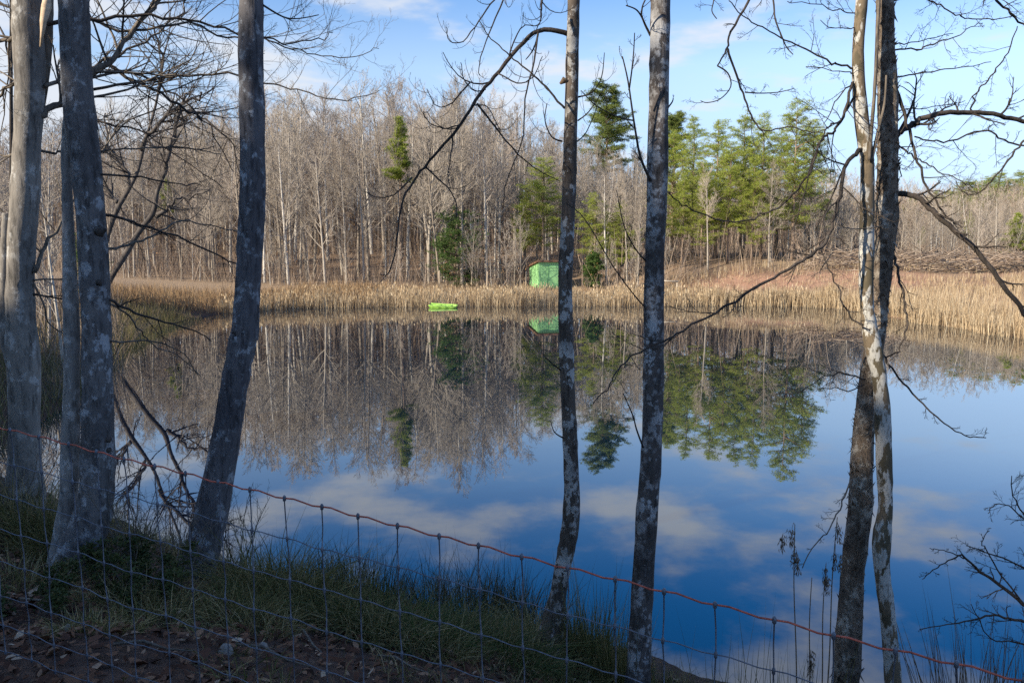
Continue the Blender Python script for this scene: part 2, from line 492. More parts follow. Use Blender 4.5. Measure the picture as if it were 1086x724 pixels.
def axis(fine0, fine1, step, out0, out1, grow=1.16):
    a = list(np.arange(fine0, fine1 + 1e-6, step))
    s = step; x = a[-1]
    while x < out1:
        s = min(s * grow, 300 if x > 150 else 2.2); x += s; a.append(x)
    s = step; x = a[0]; pre = []
    while x > out0:
        s = min(s * grow, 300 if x < -150 else 2.2); x -= s; pre.append(x)
    return np.array(pre[::-1] + a)
gxs = axis(-6, 6, .13, -3000, 3000)
gys = axis(1.5, 12, .13, -2500, 3500)
GXX, GYY = np.meshgrid(gxs, gys)
GZZ = GZ(GXX, GYY)
nx, ny = len(gxs), len(gys)
V = np.stack([GXX.ravel(), GYY.ravel(), GZZ.ravel()], 1)
ii = (np.arange(ny - 1)[:, None] * nx + np.arange(nx - 1)[None, :]).ravel()
Q = np.stack([ii, ii + 1, ii + nx + 1, ii + nx], 1)

def ground_mat():
    m, nt, b = new_mat('earth')
    n1 = noise(nt, .9, 6, .6); n2 = noise(nt, 14, 6, .65); n3 = noise(nt, 70, 4, .6)
    at = nd(nt, 'ShaderNodeAttribute'); at.attribute_name = 'clay'
    at2 = nd(nt, 'ShaderNodeAttribute'); at2.attribute_name = 'tan'
    lit = ramp_(nt, n2, [(.3, (.024, .012, .008)), (.5, (.06, .028, .017)), (.72, (.11, .060, .038))])
    tan = ramp_(nt, n2, [(.3, (.20, .13, .08)), (.7, (.38, .28, .18))])
    clay = ramp_(nt, n2, [(.3, (.26, .12, .07)), (.5, (.36, .20, .13)), (.72, (.46, .33, .23))])
    c = mixc(nt, at2.outputs['Fac'], lit, tan)
    cm = mth(nt, 'MULTIPLY', at.outputs['Fac'], ramp_(nt, n1, [(.30, g3(.35)), (.52, g3(1))]))
    c = mixc(nt, cm, c, clay)
    nt.links.new(c, b.inputs['Base Color'])
    b.inputs['Roughness'].default_value = .95
    bump(nt, b, mth(nt, 'ADD', n2, mth(nt, 'MULTIPLY', n3, .5)), .05, .8)
    return m
ground = np_mesh('ground', V, Q, None, ground_mat(), smooth=True)
tag(ground, 'leaf littered red brown earth bank and wooded slope around the pond', 'ground', kind='structure')
def sst(a, b, x): t = np.clip((x - a) / (b - a), 0, 1); return t * t * (3 - 2 * t)
X, Y, Z = V[:, 0], V[:, 1], V[:, 2]
nse = np.sin(X * .9 + 1) * np.sin(X * .37) + .5 * np.sin(X * 2.3)
clay = sst(12, 16, X) * sst(60, 62.5, Y) * (1 - sst(64.6, 66.2, Y + nse * 1.0 - .07 * (X - 14))) * (1 - .55 * sst(31, 37, X)) + sst(22, 25, X) * sst(33, 38, Y) * (1 - sst(58, 63, Y)) * .5
clay = np.maximum(clay, .14 * (1 - sst(2.6, 3.8, Y - .35 * X)) * (Y > -5))
tanm = sst(50, 60, Y) * (1 - sst(66, 72, Y)) * (1 - sst(10, 16, X)) + .55 * sst(62, 70, Y) + sst(20, 24, X) * sst(25, 35, Y) * .6
for nme, arr in (('clay', clay), ('tan', np.clip(tanm, 0, 1))):
    a = ground.data.attributes.new(nme, 'FLOAT', 'POINT')
    a.data.foreach_set('value', arr.astype(np.float32))

def water_mat():
    m, nt, b = new_mat('pond_water')
    n1 = noise(nt, .55, 3, .5, (1, 1, 1)); n2 = noise(nt, 2.6, 3, .5, (1, .8, 1), off=(4, 2, 0))
    h = mth(nt, 'ADD', mth(nt, 'MULTIPLY', n1, 1.0), mth(nt, 'MULTIPLY', n2, .22))
    b.inputs['Base Color'].default_value = (.003, .014, .030, 1)
    b.inputs['Roughness'].default_value = .6
    b.inputs['Specular IOR Level'].default_value = 0
    bm = nd(nt, 'ShaderNodeBump')
    bm.inputs['Distance'].default_value = .010; bm.inputs['Strength'].default_value = .075
    nt.links.new(h, bm.inputs['Height'])
    gl = nd(nt, 'ShaderNodeBsdfGlossy'); gl.inputs['Roughness'].default_value = .006
    gl.inputs['Color'].default_value = (.84, .86, .88, 1)
    nt.links.new(bm.outputs[0], gl.inputs['Normal'])
    fr = nd(nt, 'ShaderNodeFresnel'); fr.inputs['IOR'].default_value = 1.33
    nt.links.new(bm.outputs[0], fr.inputs['Normal'])
    mx = nd(nt, 'ShaderNodeMixShader')
    nt.links.new(mth(nt, 'POWER', fr.outputs[0], .50), mx.inputs[0])
    nt.links.new(b.outputs[0], mx.inputs[1]); nt.links.new(gl.outputs[0], mx.inputs[2])
    nt.links.new(mx.outputs[0], nt.nodes['Material Output'].inputs['Surface'])
    return m
wv = np.array([(-24, 4.5, 0), (30, 4.5, 0), (30, 62, 0), (-24, 62, 0)], float)
gxw, gyw = np.meshgrid(np.linspace(-24, 30, 28), np.linspace(4.5, 62, 30))
iw = (np.arange(29)[:, None] * 28 + np.arange(27)[None, :]).ravel()
water = np_mesh('water', np.stack([gxw.ravel(), gyw.ravel(), gxw.ravel() * 0], 1), np.stack([iw, iw + 1, iw + 29, iw + 28], 1), None, water_mat())
tag(water, 'calm dark blue pond mirroring the woods and clouds', 'water', kind='structure')

# ------------------------------------------------------------------ branching
def rot_about(v, ax, an): return Matrix.Rotation(an, 3, ax) @ v
def grow(acc, p, d, L, r, lvl, cfg, rr, leaf=None):
    n = cfg['seg'][lvl]
    pts = [p.copy()]; rad = [r]; d = d.normalized()
    for i in range(n):
        j = cfg['jit'][lvl]
        d = (d + Vector((rr.uniform(-j, j), rr.uniform(-j, j), rr.uniform(-j, j) + cfg['up'][lvl]))).normalized()
        pts.append(pts[-1] + d * (L / n))
        rad.append(r * (1 - (1 - cfg['tip'][lvl]) * (i + 1) / n))
    acc[min(lvl, len(acc) - 1)].tube(pts, rad, cfg['sides'][lvl], cap=False)
    if lvl + 1 < len(cfg['seg']):
        nc = cfg['n'][lvl]
        t0 = cfg['t0'][lvl]
        for k in range(nc):
            t = t0 + (1 - t0) * (k + rr.random()) / nc
            f = t * n; i = min(int(f), n - 1)
            q = pts[i].lerp(pts[i + 1], f - i)
            tg = (pts[i + 1] - pts[i]).normalized()
            ax = tg.orthogonal().normalized()
            ax = rot_about(ax, tg, rr.uniform(0, 6.283))
            an = cfg['ang'][lvl] * rr.uniform(.7, 1.25)
            cd = rot_about(tg, ax, an)
            cl = L * cfg['len'][lvl] * (1.15 - .75 * t if cfg['taperlen'] else 1) * rr.uniform(.65, 1.25)
            cr = max(rad[i] * cfg['rr'][lvl], cfg['minr'])
            grow(acc, q, cd, cl, cr, lvl + 1, cfg, rr, leaf)
    elif leaf is not None:
        leaf.extend(pts[1:])

def copy_tree(o, parent=None):
    c = o.copy(); COL.objects.link(c); c.parent = parent
    for ch in o.children: copy_tree(ch, c)
    return c

# ------------------------------------------------------------------ far bare wood across the pond
CFG_BARE = dict(seg=[9, 5, 4, 3], jit=[.035, .14, .2, .25], up=[.01, .07, .06, .04], tip=[.22, .25, .4, .6], sides=[7, 4, 3, 3],
                n=[30, 9, 7], t0=[.30, .2, .15], ang=[.85, .75, .75], len=[.30, .48, .5], rr=[.40, .5, .6], minr=.0095, taperlen=True)
bare = []
for k in range(9):
    rr = random.Random(100 + k)
    cfg = dict(CFG_BARE)
    if k % 3 == 1: cfg['t0'] = [.5, .2, .15]; cfg['ang'] = [.7, .7, .7]
    if k % 3 == 2: cfg['n'] = [22, 10, 7]; cfg['len'] = [.40, .45, .5]; cfg['ang'] = [.9, .75, .75]
    a0, a1 = Acc(), Acc()
    root = empty('bare_tree', (0, 0, 0), 'slim leafless tree in the bare wood across the pond', 'tree', 'leafless trees in the wood across the pond')
    grow([a0, a1], Vector((0, 0, -.3)), Vector((rr.uniform(-.04, .04), rr.uniform(-.04, .04), 1)), 15, .14 + .035 * (k % 3), 0, cfg, rr)
    a0.build('trunk', M['far_bark'], root); a1.build('crown', M['far_twig'], root, smooth=False)
    bare.append(root)
PROF = [(-300, 130), (0, 128), (100, 122), (200, 112), (300, 95), (400, 88), (480, 86), (540, 105), (600, 140), (700, 165), (780, 170), (850, 175), (890, 195), (1000, 198), (1086, 196), (1400, 195)]
def prof(px):
    for (x0, y0), (x1, y1) in zip(PROF, PROF[1:]):
        if px <= x1: return y0 + (y1 - y0) * (px - x0) / (x1 - x0)
    return 195
used = set()
def put(root, x, y, s, rz, label=None, group=None, sxy=None):
    o = root if root.name not in used else copy_tree(root)
    used.add(root.name)
    o.location = (x, y, gz(x, y)); o.rotation_euler = (0, 0, rz); o.scale = (sxy or s, sxy or s, s)
    if label: o['label'] = label
    if group: o['group'] = group
    return o
LAB_FRONT = 'slim leafless tree at the front edge of the wood, just behind the reeds'
LAB_BACK = 'slim leafless tree deep in the bare wood across the pond'
taken = []
def clear_of(x, y, dmin):
    for a, b in taken:
        if (a - x) ** 2 + (b - y) ** 2 < dmin * dmin: return False
    return True
cnt = 0
tries = 0
while cnt < 290 and tries < 9000:
    tries += 1
    front = cnt < 105
    Yd = rnd.uniform(64.5, 80) if front else rnd.uniform(78, 122)
    px = rnd.uniform(-40, 900)
    if px > 700 and rnd.random() < .6: continue
    x = (px - 543) / FPX * Yd * 1.0
    if abs(px - 583) < 36 and Yd < 72: continue
    if not clear_of(x, Yd, 1.15): continue
    taken.append((x, Yd)); cnt += 1
    g = gz(x, Yd)
    top = PY(px, prof(px) + rnd.uniform(-8, 45) + (25 if front else 0), Yd).z
    h = min(max(top - g, 8.5), 21)
    s = h / 15.6
    put(bare[rnd.randrange(9)], x, Yd, s, rnd.uniform(0, 6.28), LAB_FRONT if front else LAB_BACK,
        'leafless trees along the front edge of the wood' if front else 'leafless trees deep in the wood across the pond', s * rnd.uniform(.8, 1.05))
# young bare trees on the right hillside
CFG_SAP = dict(CFG_BARE, n=[18, 7, 5], t0=[.2, .2, .15], ang=[.6, .6, .6], len=[.40, .48, .5], minr=.009)
sap = []
for k in range(4):
    rr = random.Random(300 + k)
    a0, a1 = Acc(), Acc()
    root = empty('bare_sapling', (0, 0, 0), 'young thin leafless tree on the hillside above the clay bank', 'tree', 'young bare trees above the clay bank')
    grow([a0, a1], Vector((0, 0, -.2)), Vector((rr.uniform(-.1, .1), rr.uniform(-.1, .1), 1)), 8, .065, 0, CFG_SAP, rr)
    a0.build('trunk', M['far_bark'], root); a1.build('crown', M['far_twig'], root, smooth=False)
    sap.append(root)
for k in range(190):
    Yd = rnd.uniform(71, 118)
    px = rnd.uniform(862, 1110)
    x = (px - 543) / FPX * Yd
    top = PY(px, 198 + rnd.uniform(-6, 45), Yd).z
    s = min(max(top - gz(x, Yd), 4), 11) / 8.2
    put(sap[k % 4], x, Yd, s, rnd.uniform(0, 6.28))
for k in range(85):
    Yd = rnd.uniform(68.5, 82)
    px = rnd.uniform(850, 1110)
    x = (px - 543) / FPX * Yd
    put(sap[k % 4], x, Yd, rnd.uniform(.28, .7), rnd.uniform(0, 6.28))
# saplings at the wood's edge and on the left bank
for k in range(46):
    Yd = rnd.uniform(62.5, 70); px = rnd.uniform(110, 720)
    if abs(px - 583) < 28: continue
    x = (px - 543) / FPX * Yd
    put(sap[k % 4], x, Yd, rnd.uniform(.35, .8), rnd.uniform(0, 6.28), 'thin leafless sapling at the foot of the wood behind the reeds', 'saplings at the foot of the wood')
for k in range(16):
    Yd = rnd.uniform(25, 47); px = rnd.uniform(-30, 64)
    x = (px - 543) / FPX * Yd
    put(sap[k % 4], x, Yd, rnd.uniform(.4, .95), rnd.uniform(0, 6.28), 'thin leafless sapling on the left shore behind the near trunks', 'saplings on the left shore')

# thicket: thin stems filling the wood's floor (nobody could count them)
th = NPAcc()
def thicket(N, x0f, y0, y1, hmin, hmax, w):
    yy = NR.uniform(y0, y1, N); pxs = NR.uniform(x0f[0], x0f[1], N)
    k_ = ~((np.abs(pxs - 583) < 32) & (yy < 70)); yy = yy[k_]; pxs = pxs[k_]; N = len(yy)
    xx = (pxs - 543) / FPX * yy
    b = np.stack([xx, yy, GZ(xx, yy) - .05], 1)
    d = np.stack([NR.normal(0, .26, N), NR.normal(0, .26, N), np.ones(N)], 1)
    th.add(*blade_geo(b, d, NR.uniform(hmin, hmax, N), NR.uniform(.5, 1.3, N) * w, NR.uniform(-.1, .25, N)))
thicket(5200, (-60, 880), 63.5, 112, 1.0, 6.0, .035)
thicket(3500, (-60, 740), 63, 70, .6, 2.2, .022)
thicket(3600, (700, 1130), 70, 105, .6, 3.2, .035)
thicket(2200, (-60, 125), 24, 48, .5, 2.6, .018)
tag(th.build('thicket', M['brush']), 'thin bare stems and brush filling the floor of the far wood', 'thicket', kind='stuff')
fw = NPAcc()
N = 3400
yy = NR.uniform(92, 140, N); pxs = NR.uniform(-80, 1140, N); xx = (pxs - 543) / FPX * yy
gg = GZ(xx, yy)
pr = np.interp(pxs, [p[0] for p in PROF], [p[1] for p in PROF]) + np.where(pxs > 860, NR.uniform(-6, 45, N), NR.uniform(10, 75, N))
topz = EYE - yy * np.tan(PITCH + np.arctan((pr - 362) / FPX))
hh = np.clip(topz - gg, 4.5, 17)
fw.add(*blade_geo(np.stack([xx, yy, gg - .1], 1), np.stack([NR.normal(0, .05, N), NR.normal(0, .05, N), np.ones(N)], 1), hh, NR.uniform(.10, .26, N), 0.0, np.tile([1., .3, 0], (N, 1))))
k = 26
tb = np.repeat(np.stack([xx, yy, gg], 1), k, 0); hr = np.repeat(hh, k)
tb[:, 2] += hr * NR.uniform(.22, .97, N * k); tb[:, :2] += NR.normal(0, .9, (N * k, 2))
fw.add(*blade_geo(tb, np.stack([NR.normal(0, .7, N * k), NR.normal(0, .5, N * k), NR.uniform(.3, 1.2, N * k)], 1), NR.uniform(.5, 1.8, N * k), NR.uniform(.025, .06, N * k), .0))
tag(fw.build('far_wood', M['brush']), 'hazy grey brown mass of leafless trees far back in the wood', 'wood', kind='stuff')
# rusty leaves still hanging low in the wood
lf = NPAcc()
N = 5200
yy = NR.uniform(63, 95, N); pxs = np.concatenate([NR.normal(540, 70, N // 2), NR.uniform(120, 720, N - N // 2)])
k_ = ~((np.abs(pxs - 583) < 32) & (yy < 70)); yy = yy[k_]; pxs = pxs[k_]; N = len(yy)
xx = (pxs - 543) / FPX * yy
zz_ = GZ(xx, yy) + NR.gamma(2, .8, N)
b = np.stack([xx, yy, zz_], 1)
lf.add(*blade_geo(b, NR.normal(0, 1, (N, 3)), NR.uniform(.08, .16, N), NR.uniform(.05, .1, N)))
tag(lf.build('dead_leaves', M['beech_leaf']), 'rusty dead leaves still hanging low among the far trees', 'leaves', kind='stuff')

# ------------------------------------------------------------------ conifers
def clumps(P, n, L, W, upb=.4, outw=None):
    P = np.repeat(np.asarray(P, float), n, 0)
    N = len(P)
    d = NR.normal(0, 1, (N, 3)); d[:, 2] = d[:, 2] * .65 + upb
    if outw is not None: d += np.repeat(outw, n, 0) * .7
    d /= np.linalg.norm(d, axis=1, keepdims=True)
    b = P + NR.normal(0, L * .5, (N, 3)) * np.array([1.25, 1.25, .6])
    s = np.cross(d, NR.normal(0, 1, (N, 3))); s /= np.linalg.norm(s, axis=1, keepdims=True) + 1e-9
    l = NR.uniform(.6, 1.2, N)[:, None] * L
    Vv = np.stack([b - s * W / 2, b + s * W / 2, b + d * l], 1).reshape(-1, 3)
    i = np.arange(N) * 3
    return Vv, None, np.stack([i, i + 1, i + 2], 1)
def conifer(name, label, group, H, t0, spread, nbr, mat, seed, dens=16, L=.22, W=.045, shape='round', cat='pine tree'):
    rr = random.Random(seed)
    root = empty(name, (0, 0, 0), label, cat, group)
    a = Acc(); br = Acc()
    pts = []; lx = ly = 0
    for i in range(11):
        t = i / 10
        lx += rr.uniform(-.03, .03) * H * .12; ly += rr.uniform(-.03, .03) * H * .12
        pts.append(Vector((lx, ly, -.2 + t * (H + .1))))
    rad = [max(.012 * H * (1 - .93 * i / 10), .012) for i in range(11)]
    a.tube(pts, rad, 7)
    P = []; O = []
    for k in range(nbr):
        t = t0 + (1 - t0) * ((k + rr.random()) / nbr) ** .9
        f = t * 10; i = min(int(f), 9)
        q = pts[i].lerp(pts[i + 1], f - i)
        u = (t - t0) / (1 - t0)
        if shape == 'round': w = spread * max(.26, math.sin(math.pi * min(1, .2 + .72 * u)) ** .8) * (.62 + .42 * (1 - u))
        elif shape == 'tall': w = spread * (.35 + .65 * math.sin(math.pi * (.15 + .8 * u)))
        else: w = spread * (1 - u) ** .8 + .12
        w *= rr.uniform(.4, 1.3)
        an = rr.uniform(0, 6.283)
        slope = rr.uniform(-.15, .48) + (.5 if shape == 'cone' else .25) * u
        d = Vector((math.cos(an), math.sin(an), slope)).normalized()
        bp = [q]
        for s in range(4):
            d = (d + Vector((rr.uniform(-.15, .15), rr.uniform(-.15, .15), rr.uniform(-.05, .17)))).normalized()
            bp.append(bp[-1] + d * w / 4)
        br.tube(bp, [max(.02 * w * (1 - s * .22), .006) for s in range(5)], 4, cap=False)
        nn = max(3, int(w * 6.5))
        for s in range(nn):
            tt = .3 + .7 * (s + rr.random()) / nn
            f2 = tt * 4; i2 = min(int(f2), 3)
            c = bp[i2].lerp(bp[i2 + 1], f2 - i2)
            off = Vector((rr.uniform(-1, 1), rr.uniform(-1, 1), rr.uniform(-.2, .42))) * (.42 * w * (1.1 - tt * .6))
            if off.length > .2: br.tube([c, c + off], [.008, .005], 3, cap=False)
            P.append(c + off); O.append(Vector((math.cos(an), math.sin(an), .2)))
            if rr.random() < .6: P.append(c + off * .5); O.append(Vector((math.cos(an), math.sin(an), .2)))
    P.append(pts[-1]); O.append(Vector((0, 0, 1)))
    a.build('trunk', M['pine_bark'], root)
    br.build('branches', M['pine_bark'], root, smooth=False)
    na = NPAcc(); na.add(*clumps(np.array([tuple(p) for p in P]), dens, L, W, .35, np.array([tuple(o) for o in O])))
    na.build('crown', mat, root)
    return root
PG = 'yellow green pines in a row above the clay bank'
PL = 'yellow green pine in the cluster above the clay bank, centre right'
pines = [conifer('pine_tree', PL, PG, 15, .22, 3.3, 96, M['pine_leaf'], 41, 12),
         conifer('pine_tree', PL, PG, 15, .28, 2.9, 84, M['pine_leaf'], 42, 12),
         conifer('pine_tree', PL, PG, 15, .18, 3.5, 104, M['pine_leaf'], 43, 12)]
def put_top(root, px, ytop, Yd, H, sx=1.0, label=None, group=None, rz=None):
    x = (px - 543) / FPX * Yd
    g = gz(x, Yd)
    s = max(PY(px, ytop, Yd).z - g, 1.0) / H
    return put(root, x, Yd, s, rnd.uniform(0, 6.28) if rz is None else rz, label, group, s * sx)
for i, (px, yt, Yd, sx) in enumerate([(838, 106, 70, 1.05), (806, 120, 71, .95), (783, 122, 74, 1.1), (757, 128, 72, 1.2), (733, 124, 76, 1.1), (712, 140, 73, 1.1), (856, 128, 74, .9),
                                      (770, 150, 69, 1.0), (742, 170, 69.5, 1.0), (822, 140, 76, 1.2), (722, 185, 70, 1.0), (795, 165, 68.6, .8)]):
    put_top(pines[i % 3], px, yt, Yd, 15, sx)
put_top(pines[1], 576, 168, 71.5, 15, 1.3, 'broad olive pine behind the green shed, left of the spotted trunk', 'x'); 
put_top(pines[0], 630, 205, 69.5, 15, 1.3, 'low yellow green pine in front of the tall dark pine', 'x')
put_top(pines[2], 657, 215, 69, 15, 1.3, 'low yellow green pine left of the lichen plated trunk', 'x')
put_top(pines[1], 556, 196, 73, 15, 1.1, 'shaded olive pine left of the broad pine behind the shed', 'x')
for o in COL.objects:
    if o.get('group') == 'x': del o['group']
tallp = conifer('pine_tree', 'tallest dark pine rising above the wood between the two spotted trunks', None, 20, .46, 2.9, 84, M['pine_dark'], 51, 24, .27, .055, 'tall')
put_top(tallp, 642, 93, 98, 20, 1.15)
tp2 = conifer('pine_tree', 'dark pine top showing just right of the lichen plated trunk', None, 20, .6, 2.6, 60, M['pine_dark'], 52, 30, .3, .06, 'tall')
put_top(tp2, 712, 122, 98, 20, 1.0)
nar = conifer('pine_tree', 'narrow bright green conifer top among the bare trees, left of centre', None, 17, .62, 1.5, 56, M['pine_leaf'], 53, 30, .26, .06, 'cone')
put_top(nar, 426, 124, 69, 17, 1.0)
ced = conifer('cedar_tree', 'dark green bushy cedar at the foot of the wood above the lime boat', None, 6.2, .02, 2.6, 84, M['cedar_leaf'], 54, 15, .17, .05, 'tall', 'cedar tree')
put_top(ced, 484, 228, 66, 6.2, .95)
sm = conifer('evergreen_shrub', 'small dark evergreen bush right of the green shed', None, 2.4, .03, .9, 60, M['cedar_leaf'], 55, 26, .15, .05, 'round', 'shrub')
put_top(sm, 629, 268, 67, 2.4, 1.0)
put_top(sm, 500, 284, 66.5, 2.4, 1.4, 'low dark evergreen bush right of the cedar')
put_top(sm, 640, 232, 90, 2.4, .7, 'upright dark evergreen beyond the bush right of the shed')
rp = conifer('pine_tree', 'bright green young pine on the right hillside at the edge of the view', None, 8, .12, 2.6, 60, M['pine_leaf'], 56, 26, .24, .06, 'cone')
put_top(rp, 1074, 226, 76, 8, 1.25)
for px, yt in ((985, 203), (1000, 196), (1014, 190), (1026, 186), (1040, 184), (1052, 180), (1062, 184), (1074, 180), (1086, 178), (1098, 178), (900, 212), (884, 214), (962, 208)):
    put_top(pines[0 if px % 2 else 2], px, yt + rnd.uniform(0, 8), rnd.uniform(98, 112), 15, 1.7, 'round yellow green pine along the skyline of the right hillside', 'pines on the skyline of the right hillside')
for px, yt in ((1024, 225), (975, 240)):
    put_top(rp, px, yt, 92, 8, .7, 'small pale green pine among bare saplings on the right hillside', 'small pines among saplings on the right hillside')
put_top(ced, 96, 250, 46, 6.2, .75, 'dark cedar on the left shore seen between the left trunks')
put_top(nar, 184, 188, 80, 17, 1.3, 'faint olive conifer behind the crooked leaning tree')

# ------------------------------------------------------------------ reeds, sedge and clay bank cover
rd = NPAcc()
def reed_patch(N, pts_fn, hmin, hmax, w, acc=rd, lean=.10, heads=0.0):
    x, y = pts_fn(N)
    g = GZ(x, y)
    ok = g > -.28
    x, y, g = x[ok], y[ok], g[ok]; N = len(x)
    b = np.stack([x, y, np.maximum(g, -.1) - .03], 1)
    d = np.stack([NR.normal(0, lean, N), NR.normal(0, lean, N), np.ones(N)], 1)
    L = NR.uniform(hmin, hmax, N) * (1 + .18 * np.sin(x * 1.3) * np.sin(x * .47 + 1) + .1 * np.sin(x * 3.1))
    acc.add(*blade_geo(b, d, L, NR.uniform(.6, 1.4, N) * w, NR.uniform(0, .3, N)))
    if heads:
        k = NR.rand(N) < heads
        bh = (b + d / np.linalg.norm(d, axis=1, keepdims=True) * L[:, None] * .96)[k]
        acc.add(*blade_geo(bh, d[k], NR.uniform(.15, .26, k.sum()), NR.uniform(.05, .075, k.sum()), .0))
shore_x = np.array([-18.5, -16, -9, 0, 10, 20, 22.6]); shore_y = np.array([51.5, 54, 56.6, 57.3, 57.5, 57.2, 56])
def far_band(y0, y1, xa=-19, xb=23):
    def f(N):
        x = NR.uniform(xa, xb, N); s = np.interp(x, shore_x, shore_y)
        return x, s + NR.uniform(y0, y1, N) + .5 * np.sin(x * .8) * np.sin(x * .31)
    return f
reed_patch(9000, far_band(-.55, 1.6, -19, 15), .65, 1.2, .028, heads=.10)
reed_patch(6500, far_band(1.0, 5.6, -19, 15), .45, .85, .028, heads=.12)
reed_patch(3600, far_band(-.35, 1.2, 14, 23), .8, 1.6, .03, heads=.04)
reed_patch(1300, far_band(1.2, 3.6, 14, 23), .4, .9, .025)
def ri(N):
    y = NR.uniform(33, 57, N); s = np.interp(y, [25, 37, 43, 49, 54, 57.2], [24, 23.6, 23, 22.8, 22.6, 20.5])
    return s + NR.gamma(1.4, 1.1, N) - .3 + .35 * np.sin(y * 1.1), y
reed_patch(9500, ri, .6, 1.3, .024)
def ri2(N):
    y = NR.uniform(36, 60, N); s = np.interp(y, [25, 37, 43, 49, 54, 60], [24, 23.6, 23, 22.8, 22.6, 22])
    return s + NR.uniform(2, 13, N), y
reed_patch(4200, ri2, .35, 1.0, .022)
def ri3(N):
    x = NR.uniform(25, 46, N); y = NR.uniform(56, 64, N)
    k = NR.rand(N) < np.clip((x - 23) / 14, .15, 1) * (.4 + .6 * (np.sin(x * 1.1) * np.sin(y * .9) > -.2))
    return x[k], y[k]
reed_patch(6500, ri3, .3, .75, .026)
def ri4(N):
    x = NR.uniform(13, 46, N); return x, 65.2 + .07 * (x - 14) + NR.uniform(-.4, 2, N)
reed_patch(2200, ri4, .25, .8, .026)
def ri5(N):
    x = NR.uniform(11, 30, N); y = NR.uniform(60.5, 66, N); k = NR.rand(N) < .25 + .75 * (np.sin(x * 2.1) * np.sin(y * 2.7) > .25)
    return x[k], y[k]
reed_patch(3600, ri5, .15, .5, .024)
tag(rd.build('reeds', M['reed']), 'tall dry tan reeds and cattails fringing the far shore', 'reeds', kind='stuff')
sg = NPAcc()
def lf_band(N):
    x = NR.uniform(-26, -10, N)
    return x, np.interp(x, [-26, -18.3, -16, -10], [46, 50.5, 54.5, 57.5]) + NR.uniform(-.5, 6.5, N)
reed_patch(7000, lf_band, .45, 1.1, .025, sg, .16)
def lf_shore(N):
    y = NR.uniform(15.5, 47, N); s = np.interp(y, [15.6, 17.2, 21, 31, 43, 50], [-10.6, -10.9, -11.8, -15.2, -18.3, -18.5])
    return s - NR.gamma(1.5, 1.6, N) + .2, y
reed_patch(3500, far_band(4.6, 8.5, -19, 15), .3, .6, .025, sg, .14)
lsg = NPAcc()
reed_patch(9000, lf_shore, .3, .95, .012, lsg, .3)
tag(lsg.build('shore_grass', M['grass']), 'olive and brown grass on the shaded left shore', 'grass', kind='stuff')
tag(sg.build('sedge_grass', M['sedge']), 'rusty brown sedge grass along the left and far shore', 'grass', kind='stuff')

# brush and logs piled on top of the clay bank
bp_ = Acc()
rr = random.Random(77)
for k in range(1300):
    px = rr.uniform(850, 1120); Yd = rr.uniform(65.5, 73)
    x = (px - 543) / FPX * Yd
    p = Vector((x, Yd, gz(x, Yd) + rr.uniform(.0, 1.15) * (1 if px > 880 else .4)))
    an = rr.uniform(-.5, .5) + (math.pi if rr.random() < .5 else 0)
    d = Vector((math.cos(an), math.sin(an) * .6, rr.uniform(-.25, .5)))
    q = [p]
    for s in range(3):
        d = (d.normalized() + Vector((rr.uniform(-.25, .25), rr.uniform(-.25, .25), rr.uniform(-.25, .2)))).normalized()
        q.append(q[-1] + d * rr.uniform(.3, .9))
    r0 = rr.uniform(.018, .05)
    bp_.tube(q, [r0, r0 * .8, r0 * .6, r0 * .3], 4)
tag(bp_.build('brush_pile', M['brush']), 'tangled heap of cut branches on top of the red clay bank', 'brush', kind='stuff')
for i, (x0, y0, x1, y1, r) in enumerate([(876, 272, 905, 281, .09), (893, 264, 926, 272, .10), (985, 288, 1008, 293, .12), (1000, 278, 1040, 284, .09), (940, 291, 968, 283, .08), (866, 290, 880, 270, .11), (905, 290, 950, 286, .08), (1020, 270, 1052, 290, .08)]):
    a, b = PY(x0, y0, 69.0), PY(x1, y1, 69.6)
    a.z = gz(a.x, a.y) + rr.uniform(.15, .5); b.z = gz(b.x, b.y) + rr.uniform(.15, .6)
    root = empty('fallen_log', a, 'weathered pale log lying on top of the red clay bank', 'log', 'weathered logs lying on the clay bank')
    lg = Acc()
    q = [a.lerp(b, t / 6) + Vector((0, 0, rr.uniform(-.05, .05))) for t in range(7)]
    lg.tube(q, [r * (1 - .08 * t) for t in range(7)], 8)
    for s in range(2):
        c = a.lerp(b, rr.uniform(.3, .8)); lg.tube([c, c + Vector((rr.uniform(-.4, .4), rr.uniform(-.3, .1), rr.uniform(.2, .5)))], [r * .4, r * .2], 5)
    lg.build('trunk', M['log'], root)

